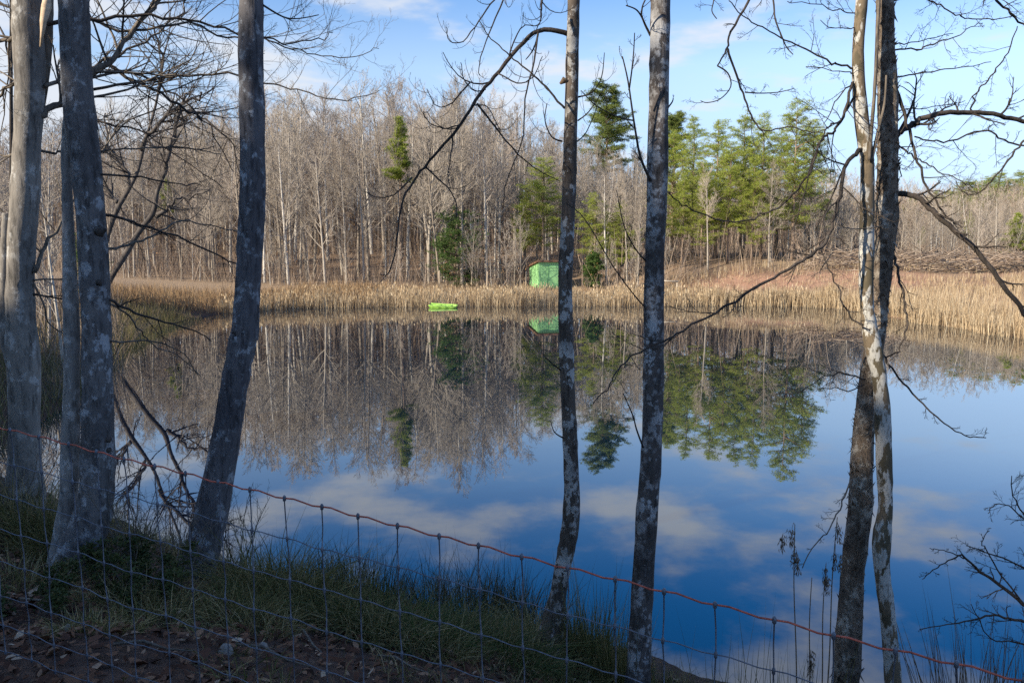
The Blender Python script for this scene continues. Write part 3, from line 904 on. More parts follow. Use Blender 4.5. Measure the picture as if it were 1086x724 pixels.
# ------------------------------------------------------------------ shed, boat, posts
def shed():
    c0 = PY(571, 304, 66.0)
    g = gz(c0.x + 1.0, 67)
    base = Vector((c0.x, 66.0, g - .05))
    root = empty('green_shed', base, 'small green plank shed with a brown sloping roof behind the reeds', 'shed')
    fd = Vector((math.cos(R(16)), math.sin(R(16)), 0)); sd = Vector((-math.sin(R(16)), math.cos(R(16)), 0))
    W, D = 2.65, 2.5
    hf = 2.95 - base.z; hb = 2.50 - base.z
    m1, nt, b = new_mat('green_paint')
    n = noise(nt, 2.5, 6, .65); n2 = noise(nt, 11, 5, .6, (1, 1, .15))
    c = mixc(nt, ramp_(nt, n, [(.35, g3(0)), (.7, g3(1))]), (.27, .57, .24), (.30, .61, .27))
    c = mixc(nt, ramp_(nt, n2, [(.62, g3(0)), (.78, g3(.25))]), c, (.22, .48, .22))
    nt.links.new(c, b.inputs['Base Color']); b.inputs['Roughness'].default_value = .7
    def wall(p0, d, ln, h0, h1, nm, nplank, inward, lab=None):
        a = Acc(); w = ln / nplank
        for k in range(nplank):
            q0 = p0 + d * (w * k + .008); q1 = p0 + d * (w * (k + 1) - .008)
            z0 = h0 + (h1 - h0) * k / nplank; z1 = h0 + (h1 - h0) * (k + 1) / nplank
            o = inward * (.035 + .006 * (k % 2)); oo = inward * (.006 * (k % 2))
            vs_ = [q0 + oo, q1 + oo, q1 + oo + Vector((0, 0, z1)), q0 + oo + Vector((0, 0, z0)), q0 + o, q1 + o, q1 + o + Vector((0, 0, z1)), q0 + o + Vector((0, 0, z0))]
            bb = len(a.v); a.v.extend(vs_)
            for f in ((0, 1, 2, 3), (5, 4, 7, 6), (4, 0, 3, 7), (1, 5, 6, 2), (3, 2, 6, 7), (4, 5, 1, 0)): a.f.append(tuple(bb + i for i in f))
        a.box(p0 + d * ln / 2 + inward * .06 + Vector((0, 0, min(h0, h1) / 2)), ln - .1, .03, min(h0, h1) - .02, Matrix.Rotation(math.atan2(d.y, d.x), 3, 'Z'))
        o = a.build(nm, m1, root, smooth=False)
        if lab: o['label'] = lab
    wall(base, fd, W, hf, hf, 'wall', 14, sd)
    wall(base + sd * D, -sd, D - .05, hb, hf - .01, 'wall', 13, fd)
    wall(base + fd * W + sd * .05, sd, D - .05, hf - .01, hb, 'wall', 13, -fd)
    wall(base + fd * W + sd * D, -fd, W, hb, hb, 'wall', 14, -sd)
    a = Acc()
    fp = base + fd * 1.3 + Vector((0, 0, hf * .47)) - sd * .03
    rz = Matrix.Rotation(R(16), 3, 'Z')
    a.box(fp, .9, .03, hf * .8, rz)
    for s in (-.34, .34): a.box(fp + Vector((0, 0, hf * s)) - sd * .03, .86, .025, .1, rz)
    dd = a.build('door', m1, root, smooth=False)
    a = Acc(); a.box(fp + fd * .38 - sd * .05, .03, .04, .14, rz); 
    h = a.build('handle', M['knot'], None, smooth=False, origin=tuple(base)); h.location = (0, 0, 0); h.parent = dd
    a = Acc()
    ov = .16
    c = [base - fd * ov - sd * ov * 1.4, base + fd * (W + ov) - sd * ov * 1.4, base + fd * (W + ov) + sd * (D + ov), base - fd * ov + sd * (D + ov)]
    zs = [hf + .03, hf + .03, hb - .02, hb - .02]
    lo = [p + Vector((0, 0, z)) for p, z in zip(c, zs)]; hi = [p + Vector((0, 0, .15)) for p in lo]
    a.v = lo + hi
    a.f = [(3, 2, 1, 0), (4, 5, 6, 7), (0, 1, 5, 4), (1, 2, 6, 5), (2, 3, 7, 6), (3, 0, 4, 7)]
    a.build('roof', plain('brown_roof', (.20, .11, .07), .85), root, smooth=False)
shed()

def boat():
    c = PY(470, 326, 55.6); c.z = 0
    root = empty('lime_boat', c, 'small lime green flat bottomed boat at the edge of the reeds', 'boat')
    mg = plain('lime_hull', (.27, .52, .07), .6, 0, 5, .25)
    def section(t):                       # half width, bottom z, rim z
        e = abs(2 * t - 1)
        return .42 * (1 - .14 * e ** 4), -.05 + .10 * e ** 8, .17 + .015 * e ** 2
    L = 1.85; n = 16
    a = Acc(); idx = []
    for i in range(n + 1):
        t = i / n; w, zb, zr = section(t); x = (t - .5) * L
        ring = [(-w, zr), (-w * .8, zb), (0, zb - .02), (w * .8, zb), (w, zr), (w * .92, zr), (w * .72, zb + .035), (0, zb + .02), (-w * .72, zb + .035), (-w * .92, zr)]
        xo = x * (1.0)
        idx.append([len(a.v) + k for k in range(len(ring))])
        for yy_, z_ in ring:
            a.v.append(c + Vector((xo + (.06 * (1 if t > .5 else -1) * (z_ / .25) if i in (0, n) else 0), yy_, z_)))
    m_ = len(idx[0])
    for i in range(n):
        for k in range(m_):
            k2 = (k + 1) % m_
            a.f.append((idx[i][k], idx[i][k2], idx[i + 1][k2], idx[i + 1][k]))
    for e in (0, n):
        a.f.append(tuple(idx[e][:5])); 
    a.build('hull', mg, root, smooth=False)
    a = Acc()
    for s in (-1, 1):
        pts = [c + Vector(((t / n - .5) * L * 1.04, s * section(t / n)[0] * .97, section(t / n)[2] + .005)) for t in range(n + 1)]
        a.tube(pts, [.025] * (n + 1), 6)
    a.build('rim', plain('lime_rim', (.42, .66, .16), .6, 0, 6, .2), root)
    for xo in (-.3, .45):
        a = Acc(); a.box(c + Vector((xo, 0, .13)), .2, .66, .03); a.build('seat', mg, root, smooth=False)
    root.rotation_euler = (R(7), R(2.5), R(-9))
boat()
def post(px, ytop, Y, r, label, lean=0):
    p = PY(px, ytop, Y); g = gz(p.x, Y)
    root = empty('wooden_post', (p.x, Y, g), label, 'post', 'wooden posts behind the reeds')
    a = Acc()
    a.tube([Vector((p.x - lean, Y, g - .3)), Vector((p.x - lean / 2, Y, (g + p.z) / 2)), Vector((p.x, Y, p.z - .05)), Vector((p.x, Y, p.z))], [r * 1.1, r, r * .95, r * .7], 8, jit=.06)
    a.build('shaft', M['post'], root)
post(466, 287, 63, .08, 'grey wooden post standing in the reeds above the lime boat')
post(517, 288, 63, .075, 'grey wooden post in the reeds midway between boat and shed', .04)
post(558, 288, 65, .08, 'grey wooden post close beside the left wall of the green shed')
def rail():
    a0, a1 = PY(694, 297, 62), PY(718, 298, 62)
    g0, g1 = gz(a0.x, 62), gz(a1.x, 62)
    root = empty('wooden_rail', (a0.x, 62, g0), 'pale low timber rail on two posts in the reeds, right of centre', 'rail')
    for p, g in ((a0, g0), (a1, g1)):
        a = Acc(); a.box((p.x, 62, (p.z + g - .3) / 2), .09, .09, p.z - g + .3); a.build('post', M['palerail'], root, smooth=False)
    a = Acc(); a.tube([a0 + Vector((-.1, -.06, -.03)), a1 + Vector((.1, -.06, -.03))], [.055, .05], 6); a.build('crossbar', M['palerail'], root)
rail()

# ------------------------------------------------------------------ near trees
CFG_TW = dict(seg=[6, 4, 3], jit=[.18, .25, .28], up=[.08, .09, .08], tip=[.4, .4, .5], sides=[4, 3, 3], n=[5, 3], t0=[.25, .3], ang=[.7, .75],
              len=[.5, .5], rr=[.6, .65], minr=.0013, taperlen=True)
def trunk_part(root, track, Y, mat, name='trunk', seed=0, sides=18, base=True, ext=5.0, flare=1.5, dY=0.0, burr=.03):
    rr = random.Random(seed)
    pts, rad = [], []
    if ext:
        y0, a, b = track[0]; y1, a1, b1 = track[min(3, len(track) - 1)]
        p = PY((a + b) / 2, y0, Y); q = PY((a1 + b1) / 2, y1, Y)
        d = (p - q).normalized(); d = (d + Vector((0, 0, .6))).normalized()
        r = (b - a) / 2 * mpp(y0, Y)
        for k in (4, 3, 2, 1):
            pts.append(p + d * ext * k / 4 + Vector((rr.uniform(-.06, .06), rr.uniform(-.06, .06), 0)) * k); rad.append(r * (1 - .17 * k))
    n = len(track)
    for i, (y, a, b) in enumerate(track):
        yy_ = Y + dY * i / max(n - 1, 1)
        pts.append(PY((a + b) / 2, y, yy_)); rad.append((b - a) / 2 * mpp(y, yy_))
    if base:
        p, q = pts[-1], pts[-2]
        d = (p - q).normalized()
        g = gz(p.x, p.y)
        if p.z - g > .12:
            t = (p.z - g + .12) / max(-d.z, .3)
            pts.append(p + d * t * .55); rad.append(rad[-1] * (1 + (flare - 1) * .3))
            pts.append(p + d * t); rad.append(rad[-2] * flare)
        else:
            pts.append(p + d * .2); rad.append(rad[-1] * 1.12)
    P = catmull(pts, 4)
    rv = [Vector((r, 0, 0)) for r in rad]
    Rr = [max(v.x, .004) * (1 + rr.uniform(-burr, burr)) for v in catmull(rv, 4)]
    a = Acc(); a.tube(P, Rr, sides, jit=.04, rr=rr)
    o = a.build(name, mat, root)
    return o, P, Rr
def limb(root, track, Y0, Y1, w0, w1, mat, ntw=8, Ltw=.5, up=.08, seed=0, name='branch', hook=False, wig=.0, t0=.12, dense=1.0):
    rr = random.Random(seed * 7 + 3)
    n = len(track)
    pts = [PY(x, y, Y0 + (Y1 - Y0) * i / (n - 1)) for i, (x, y) in enumerate(track)]
    P = catmull(pts, 4)
    if wig: P = [P[0]] + [p + Vector((rr.gauss(0, wig), rr.gauss(0, wig), rr.gauss(0, wig))) for p in P[1:]]
    m = len(P)
    k = mpp(track[0][1], Y0)
    rad = [max((w0 + (w1 - w0) * (i / (m - 1)) ** .8) * k / 2, .0016) for i in range(m)]
    a = Acc(); a.tube(P, rad, 7, jit=.06, rr=rr)
    cfg = dict(CFG_TW)
    cfg['up'] = [up, up, up]
    if hook: cfg['up'] = [.28, .3, .3]; cfg['jit'] = [.08, .1, .12]; cfg['n'] = [2, 2]; cfg['ang'] = [.9, .9]; cfg['seg'] = [7, 6, 4]
    cfg['n'] = [max(1, int(cfg['n'][0] * dense)), max(1, int(cfg['n'][1] * dense))]
    for q in range(ntw):
        t = t0 + (1 - t0) * (q + rr.random()) / ntw
        i = min(int(t * (m - 1)), m - 2)
        tg = (P[i + 1] - P[i]).normalized()
        ax = rot_about(tg.orthogonal().normalized(), tg, rr.uniform(0, 6.28))
        d = rot_about(tg, ax, rr.uniform(.5, 1.15))
        if hook: d.z -= .45
        grow([a], P[i], d, Ltw * rr.uniform(.4, 1.3) * (1.1 - .5 * t), max(rad[i] * .5, .0022), 0, cfg, rr)
    return a.build(name, mat, root)
def upper_crown(root, P, r, mat, seed, n=7):
    """limbs above the frame"""
    rr = random.Random(seed)
    cfg = dict(CFG_TW, seg=[7, 5, 3], n=[7, 4], sides=[6, 4, 3], up=[.1, .08, .06], minr=.003)
    for k in range(n):
        a = Acc()
        i = int(16 * k / n * .9)
        an = rr.uniform(0, 6.28)
        grow([a], P[i], Vector((math.cos(an), math.sin(an), .8)), rr.uniform(1.6, 2.6), r * .3, 0, cfg, rr)
        a.build('branch', mat, root)

def base_of(track, Y):
    y, a, b = track[-1]; p = PY((a + b) / 2, y, Y); return Vector((p.x, Y, gz(p.x, Y)))

# --- broken-topped pale tree at the left edge
YA = 7.5
tA = [(-30, 17, 40), (0, 15, 44), (28, 14, 44), (50, 16, 46), (110, 17, 45), (166, 15, 41), (200, 13, 41), (235, 11, 38), (290, 8, 35), (332, 7, 36), (373, 8, 40), (395, 10, 41), (450, 11, 41), (489, 10, 42), (530, 6, 46), (548, 2, 50)]
rA = empty('bare_tree', base_of(tA, YA), 'pale trunk at the left edge with a broken side stem and torn splinter above', 'tree')
_, PA, _r = trunk_part(rA, tA, YA, M['bark_snag'], seed=1)
tA2 = [(226, 3, 10), (240, 2, 10), (290, 0, 9), (332, -1, 8), (360, 1, 10), (385, 6, 14), (400, 12, 22)]
o, _, _ = trunk_part(rA, tA2, YA - .05, M['bark_snag'], 'side_stem', 2, 12, False, 0)
a = Acc()   # splinter of torn wood
p0, p1, p2 = PY(43, 50, YA - .18), PY(46, 22, YA - .2), PY(50, -6, YA - .12)
a.tube([p0, p0.lerp(p1, .5), p1, p1.lerp(p2, .5), p2], [.008, .022, .035, .04, .025], 5, jit=.3)
a.build('splinter', plain('torn_wood', (.50, .38, .26), .8, 0, 30, .3), rA)
a_, P_, R_ = trunk_part(rA, [(-20, 44, 56), (14, 44, 56), (50, 44, 55), (94, 37, 50), (125, 30, 44)], YA + .1, M['branch_grey'], 'second_leader', 3, 12, False, 0)
G, DK = M['branch_grey'], M['branch_dark']
limb(rA, [(42, 123), (66, 109), (98, 76), (121, 62), (143, 31), (166, 2), (185, -20)], YA, YA + .9, 8.00, 4.50, G, 15, 1.03, .06, 11, wig=.012)
limb(rA, [(50, 26), (95, 21), (150, 16), (200, 21), (252, 35), (300, 44), (338, 43), (352, 36)], YA, YA + 1.3, 4.80, 0.90, DK, 24, 0.92, .05, 12, wig=.015)
limb(rA, [(48, 92), (70, 80), (100, 70), (150, 45), (185, 20), (210, -10)], YA, YA + 1.4, 4.80, 1.50, G, 18, 0.92, .05, 13, wig=.02)
limb(rA, [(95, 21), (140, 35), (200, 24), (240, 40), (278, 41), (310, 52), (343, 60), (377, 60), (400, 51)], YA + .5, YA + 1.5, 3.20, 0.75, G, 24, 0.80, .07, 14, wig=.01)
limb(rA, [(99, 95), (155, 86), (200, 79), (254, 81), (280, 88), (316, 95), (355, 106), (377, 105), (402, 96)], YA + .4, YA + 1.2, 3.20, 0.90, G, 21, 0.69, .10, 15, wig=.01)
limb(rA, [(112, 68), (160, 94), (200, 117), (228, 133), (250, 164), (252, 200)], YA + .8, YA + .6, 4.00, 0.90, DK, 21, 0.92, .03, 16, wig=.015)
limb(rA, [(120, 72), (150, 80), (185, 100), (222, 132), (245, 180)], YA + .9, YA + .9, 3.20, 0.90, DK, 18, 0.92, .03, 17, wig=.015)
limb(rA, [(44, 160), (70, 161), (105, 160), (155, 157), (200, 156), (235, 166)], YA + .1, YA + .8, 3.20, 0.90, G, 15, 0.80, .06, 18, wig=.012)
limb(rA, [(70, 118), (102, 128), (144, 138), (185, 164), (240, 200)], YA + .5, YA + 1.0, 3.20, 0.90, DK, 15, 0.80, .04, 19, wig=.012)
limb(rA, [(36, 289), (50, 260), (70, 225), (100, 170), (135, 130), (180, 112)], YA, YA + .9, 4.80, 1.12, G, 12, 0.92, .03, 20, wig=.012)
limb(rA, [(36, 297), (50, 296), (75, 297), (95, 300)], YA, YA + .3, 2.40, 0.90, G, 6, 0.46, .03, 21)
limb(rA, [(36, 301), (47, 324), (52, 343), (74, 358), (84, 372)], YA, YA + .3, 2.40, 0.90, G, 7, 0.46, .03, 22)
limb(rA, [(36, 312), (60, 316), (90, 322), (118, 338)], YA, YA + .8, 2.80, 0.75, DK, 9, 0.57, .04, 23)
limb(rA, [(17, 41), (0, 44), (-40, 48)], YA, YA + .3, 5.60, 3.00, G, 9, 0.92, .05, 24, wig=.01)
limb(rA, [(18, 86), (0, 99), (-40, 120)], YA, YA + .3, 4.00, 2.25, G, 9, 0.92, .05, 25, wig=.01)
limb(rA, [(14, 165), (0, 163), (-40, 158)], YA, YA + .3, 3.20, 1.50, G, 6, 0.92, .05, 26, wig=.01)
limb(rA, [(30, 20), (10, 8), (-15, 2)], YA, YA + .4, 3.20, 1.50, G, 9, 0.69, .05, 27)
upper_crown(rA, PA, .1, DK, 1)
# thin dark sapling behind it
pb = PY(12, 470, 12.5)
rt = empty('bare_sapling', (pb.x, 12.5, gz(pb.x, 12.5)), 'thin dark straight sapling behind the pale trunk at the left edge', 'tree')
trunk_part(rt, [(-10, 10, 13), (80, 10, 13.5), (190, 10, 14), (350, 8, 13), (500, 8, 14)], 12.5, DK, seed=5, sides=8, ext=2)

# --- double grey trunk
YB = 6.0
tB = [(-30, 61, 94), (0, 63, 94), (55, 65, 95), (110, 68, 99), (166, 76, 105), (200, 79, 108), (235, 82, 111), (290, 85, 115), (346, 88, 117), (395, 88, 118), (478, 87, 121), (519, 85, 120), (552, 77, 116), (579, 64, 106), (607, 52, 97), (628, 44, 100)]
tB2 = [(100, 76, 86), (130, 71, 83), (166, 69, 80), (200, 70, 81), (290, 71, 86), (346, 72, 89), (395, 72, 89), (478, 69, 89), (519, 68, 87), (560, 62, 82), (600, 54, 78)]
rB = empty('bare_tree', base_of(tB, YB), 'broad grey trunk with a thinner stem hugging its left side, second from the left', 'tree')
_, PB, _r = trunk_part(rB, tB, YB, M['bark_maple'], seed=6)
tB2 = [(y, a - 4, b - 5) for y, a, b in tB2]
trunk_part(rB, tB2, YB + .05, M['bark_pale'], 'side_stem', 7, 14, True, 0, 1.2)
limb(rB, [(108, 227), (130, 232), (149, 238), (200, 256), (235, 272), (256, 284)], YB + .05, YB + .9, 3.6, 1.6, DK, 6, .5, .03, 31, wig=.006)
limb(rB, [(112, 264), (135, 260), (155, 253), (175, 243), (193, 234), (225, 240), (252, 246)], YB, YB + 1.2, 3.4, 1.2, G, 7, .5, .05, 32, wig=.006)
limb(rB, [(116, 318), (144, 332), (175, 341), (205, 350), (225, 362)], YB, YB + .8, 3.5, 1.2, DK, 6, .4, .03, 33, wig=.006)
limb(rB, [(116, 320), (132, 332), (150, 352), (163, 366), (190, 378), (215, 400)], YB, YB + .9, 2.6, .9, G, 7, .4, .03, 34, wig=.006)
limb(rB, [(116, 362), (145, 362), (175, 364), (200, 382), (210, 402)], YB, YB + 1.0, 2.4, .8, G, 7, .4, .02, 35, wig=.006)
limb(rB, [(107, 185), (150, 188), (190, 196), (214, 196)], YB, YB + .8, 2.6, 1, DK, 6, .5, .04, 36, wig=.006)
upper_crown(rB, PB, .12, DK, 2)
for (px, py, kr) in ((104, 245, .055), (113, 467, .03), (114, 478, .025), (103, 300, .03)):
    a = Acc(); c = PY(px, py, YB - .165)
    a.tube([c + Vector((0, .03, 0)), c + Vector((0, .008, 0)), c + Vector((0, -.004, 0))], [kr * .8, kr * .6, kr * .3], 9, jit=.25)
    a.build('knot', DK, rB)

# --- leaning trunk
YC = 6.5
tC = [(-30, 254, 279), (0, 254, 279), (55, 253, 279), (110, 254, 280), (200, 255, 281), (250, 252, 279), (300, 250, 276), (350, 246, 274), (362, 243, 272), (412, 234, 262), (462, 225, 255), (512, 215, 247), (562, 202, 238), (600, 192, 229), (618, 184, 226), (634, 176, 226)]
rC = empty('bare_tree', base_of(tC, YC), 'dark grey trunk that curves and leans right, third from the left', 'tree')
_, PC, _r = trunk_part(rC, tC, YC, M['bark_lean'], seed=8)
upper_crown(rC, PC, .1, DK, 3)
limb(rC, [(278, 5), (300, 18), (316, 20), (338, 16)], YC, YC + .4, 2.4, 1, DK, 6, .4, .08, 41)

# --- thin spotted trunk in the middle
YD = 7.0
tD = [(-30, 603, 616), (0, 602, 615), (55, 600, 614), (110, 599, 613), (166, 597, 612), (200, 596, 611), (300, 592, 607), (340, 592, 608), (400, 594, 609), (450, 596, 612), (478, 597, 613), (524, 598, 615), (560, 595, 614), (590, 590, 608), (620, 585, 602), (650, 577, 599), (680, 567, 597), (694, 562, 598)]
rD = empty('bare_tree', base_of(tD, YD), 'thin brown trunk with white lichen blotches, curved at its foot, near the middle', 'tree')
_, PD, _r = trunk_part(rD, tD, YD, M['bark_brown'], seed=9, burr=.045)
main = [(602, 36), (577, 32), (555, 44), (530, 75), (510, 99), (488, 133), (455, 171), (439, 191), (425, 220), (419, 265), (412, 290), (404, 292)]
limb(rD, main, YD, YD - .6, 5.5, 1.0, DK, 7, .45, .1, 51, hook=True, wig=.004)
for i, (tr, w) in enumerate([([(599, 115), (583, 97), (566, 80), (549, 66), (533, 52), (518, 38), (508, 22)], 2.6), ([(506, 110), (525, 135), (549, 163), (570, 180), (594, 192)], 2.6),
                             ([(571, 33), (566, 66), (557, 105), (555, 144), (545, 172), (535, 200), (533, 222)], 2.2), ([(575, -6), (574, 10), (573, 22), (569, 32)], 3),
                             ([(533, -10), (524, 0), (508, 22), (491, 44), (477, 44), (473, 28)], 2), ([(537, -8), (522, 28), (510, 61), (508, 80)], 2), ([(498, 88), (480, 108), (464, 113), (452, 94)], 1.8),
                             ([(437, 188), (417, 207), (400, 209), (387, 203)], 2), ([(451, 177), (475, 199), (484, 216), (484, 232)], 2), ([(528, 78), (548, 88), (565, 82), (575, 60)], 1.8), ([(488, 133), (470, 136), (455, 130), (449, 118)], 1.6),
                             ([(500, 112), (515, 112), (524, 125), (531, 140)], 1.6), ([(540, 60), (552, 30), (570, 28)], 1.8), ([(515, 95), (503, 96), (492, 84), (489, 66)], 1.5), ([(480, 146), (478, 165), (475, 185), (478, 200)], 1.6)]):
    limb(rD, tr, YD - .15 - .02 * i, YD - .25 - .03 * i, w, .8, DK, 6, .28, .1, 60 + i, hook=True, wig=.003)
limb(rD, [(613, 103), (628, 98), (638, 82), (641, 56)], YD, YD - .2, 2, .8, DK, 3, .25, .1, 80, hook=True)
limb(rD, [(613, 128), (625, 118), (640, 95)], YD, YD - .2, 1.8, .8, DK, 2, .25, .1, 81, hook=True)
limb(rD, [(594, 392), (584, 384), (574, 374)], YD - .02, YD - .3, 1.8, .8, DK, 1, .2, .1, 82)
limb(rD, [(597, 464), (588, 458), (584, 446)], YD - .02, YD - .3, 1.8, .8, DK, 1, .2, .1, 83, hook=True)
limb(rD, [(596, 150), (585, 145), (578, 128), (580, 110)], YD, YD - .2, 2, .9, DK, 3, .25, .1, 84, hook=True)
limb(rD, [(612, 150), (622, 140), (634, 112)], YD, YD + .2, 1.6, .8, DK, 2, .25, .1, 85, hook=True)
upper_crown(rD, PD, .07, DK, 4)
a = Acc(); c = PY(594, 89, YD - .2); a.tube([c, c + Vector((.03, 0, .03)), c + Vector((.07, 0, .02))], [.01, .03, .008], 6); a.build('dead_leaf', M['weed'], rD)

# --- lichen plated straight trunk
YE = 6.3
tE = [(-30, 690, 712), (0, 690, 711), (55, 689, 710), (110, 688, 709), (200, 686, 708), (300, 683, 704), (400, 682, 704), (478, 680, 702), (524, 676, 699), (590, 672, 695), (650, 668, 692), (720, 663, 690)]
rE = empty('bare_tree', base_of(tE, YE), 'straight trunk plated all over with grey lichen, right of the middle', 'tree')
_, PE, _r = trunk_part(rE, tE, YE, M['bark_plate'], seed=10, burr=.035)
limb(rE, [(690, 192), (679, 166), (672, 127), (666, 86), (660, 60)], YE - .05, YE - .3, 3.4, 1.2, DK, 5, .22, .1, 91)
limb(rE, [(667, 96), (670, 75), (672, 55), (673, 35)], YE - .2, YE - .3, 2, 1, DK, 4, .15, .1, 92)
limb(rE, [(690, 38), (684, 26), (680, 17), (674, 10), (664, 6)], YE, YE - .2, 2.8, 1.2, DK, 2, .2, .1, 93)
limb(rE, [(680, 17), (682, 5), (690, -10)], YE - .1, YE - .2, 2, 1.4, DK, 2, .2, .1, 94)
limb(rE, [(672, 128), (655, 124), (632, 112), (616, 96)], YE - .2, YE - .3, 1.8, .8, DK, 4, .2, .1, 95)
limb(rE, [(688, 330), (672, 312), (650, 282), (620, 232), (600, 215)], YE, YE - .2, 1.8, .7, DK, 4, .3, .05, 96)
limb(rE, [(686, 278), (674, 264), (662, 240), (654, 202)], YE, YE - .2, 2, .8, DK, 3, .25, .06, 97)
limb(rE, [(682, 474), (675, 455), (671, 440), (661, 417)], YE - .05, YE - .2, 2.2, 1, DK, 2, .15, .05, 98)
limb(rE, [(708, 115), (713, 108), (714, 104)], YE, YE, 2, 1, DK, 1, .1, .1, 99)
# high limb whose tips hang into the view
limb(rE, [(700, -150), (740, -120), (780, -70), (800, -25), (793, 2), (775, 33), (771, 52), (761, 70)], YE, YE - .5, 5, 1.4, DK, 5, .3, .0, 100, wig=.004, t0=.5)
limb(rE, [(772, 52), (781, 80), (790, 105), (799, 127), (812, 139), (834, 135), (855, 139), (873, 141)], YE - .45, YE - .6, 2.6, 1, DK, 8, .28, .02, 101, wig=.004)
limb(rE, [(761, 70), (772, 78), (775, 92), (764, 105), (750, 109), (743, 107)], YE - .5, YE - .6, 1.8, .8, DK, 4, .2, .02, 102)
limb(rE, [(790, 98), (806, 99), (825, 98), (842, 94)], YE - .5, YE - .6, 1.6, .8, DK, 5, .12, .02, 103)
limb(rE, [(780, -70), (812, -30), (820, 0), (822, 20), (828, 36), (834, 50), (841, 58)], YE - .2, YE - .5, 2.6, 1, DK, 5, .2, .0, 104)
limb(rE, [(775, -75), (758, -20), (757, 0), (755, 12), (760, 20)], YE - .2, YE - .5, 1.8, 1, DK, 2, .15, .0, 105)
upper_crown(rE, PE, .08, DK, 5)

# --- crossed pair on the right: shaggy trunk and peeling trunk
YF = 6.15
tF1 = [(-30, 929, 946), (0, 930, 947), (55, 931, 949), (110, 931, 952), (166, 931, 952), (200, 930, 952), (235, 927, 951), (290, 925, 945), (330, 923, 941), (370, 917, 937), (440, 907, 928), (500, 902, 925), (538, 900, 925), (600, 893, 917), (660, 888, 914), (720, 883, 911)]
rF = empty('bare_tree', base_of(tF1, YF), 'rough shaggy barked trunk behind the mottled trunk, right side', 'tree')
_, PF, RF = trunk_part(rF, tF1, YF + .1, M['bark_shaggy'], seed=12, burr=.06)
a = Acc(); rr = random.Random(5)
m_ = len(PF)
for k in range(620):
    i = rr.randrange(16, m_ - 3)
    p = PF[i].lerp(PF[i + 1], rr.random()); an = rr.uniform(0, 6.28)
    n_ = Vector((math.cos(an), math.sin(an), 0)); t_ = Vector((-n_.y, n_.x, 0))
    c = p + n_ * RF[i] * .97
    l, w = rr.uniform(.02, .065), rr.uniform(.008, .022)
    up_ = Vector((0, 0, rr.choice((-1, 1, 1))))
    tip = c + n_ * rr.uniform(.012, .04) + up_ * l
    a.poly([c - t_ * w, c + t_ * w, tip]); a.poly([c - t_ * w - n_ * .004, tip, c + t_ * w - n_ * .004])
a.build('bark_flakes', M['bark_shaggy'], rF, smooth=False)
tF2 = [(-30, 909, 920), (0, 908, 920), (55, 904, 916), (110, 905, 919), (166, 912, 926), (180, 913, 927), (235, 912, 927), (290, 911, 926), (330, 913, 927), (360, 916, 933), (380, 920, 937), (400, 925, 940), (440, 928, 944), (500, 930, 946), (538, 932, 946), (570, 926, 945), (600, 927, 943), (640, 932, 948), (680, 936, 952), (720, 938, 956)]
rG = empty('bare_tree', base_of(tF2, YF - .15), 'slender trunk of mottled white and olive peeling bark crossing the shaggy trunk', 'tree')
_, PG_, RG = trunk_part(rG, tF2, YF - .15, M['bark_peel'], seed=13, burr=.04)
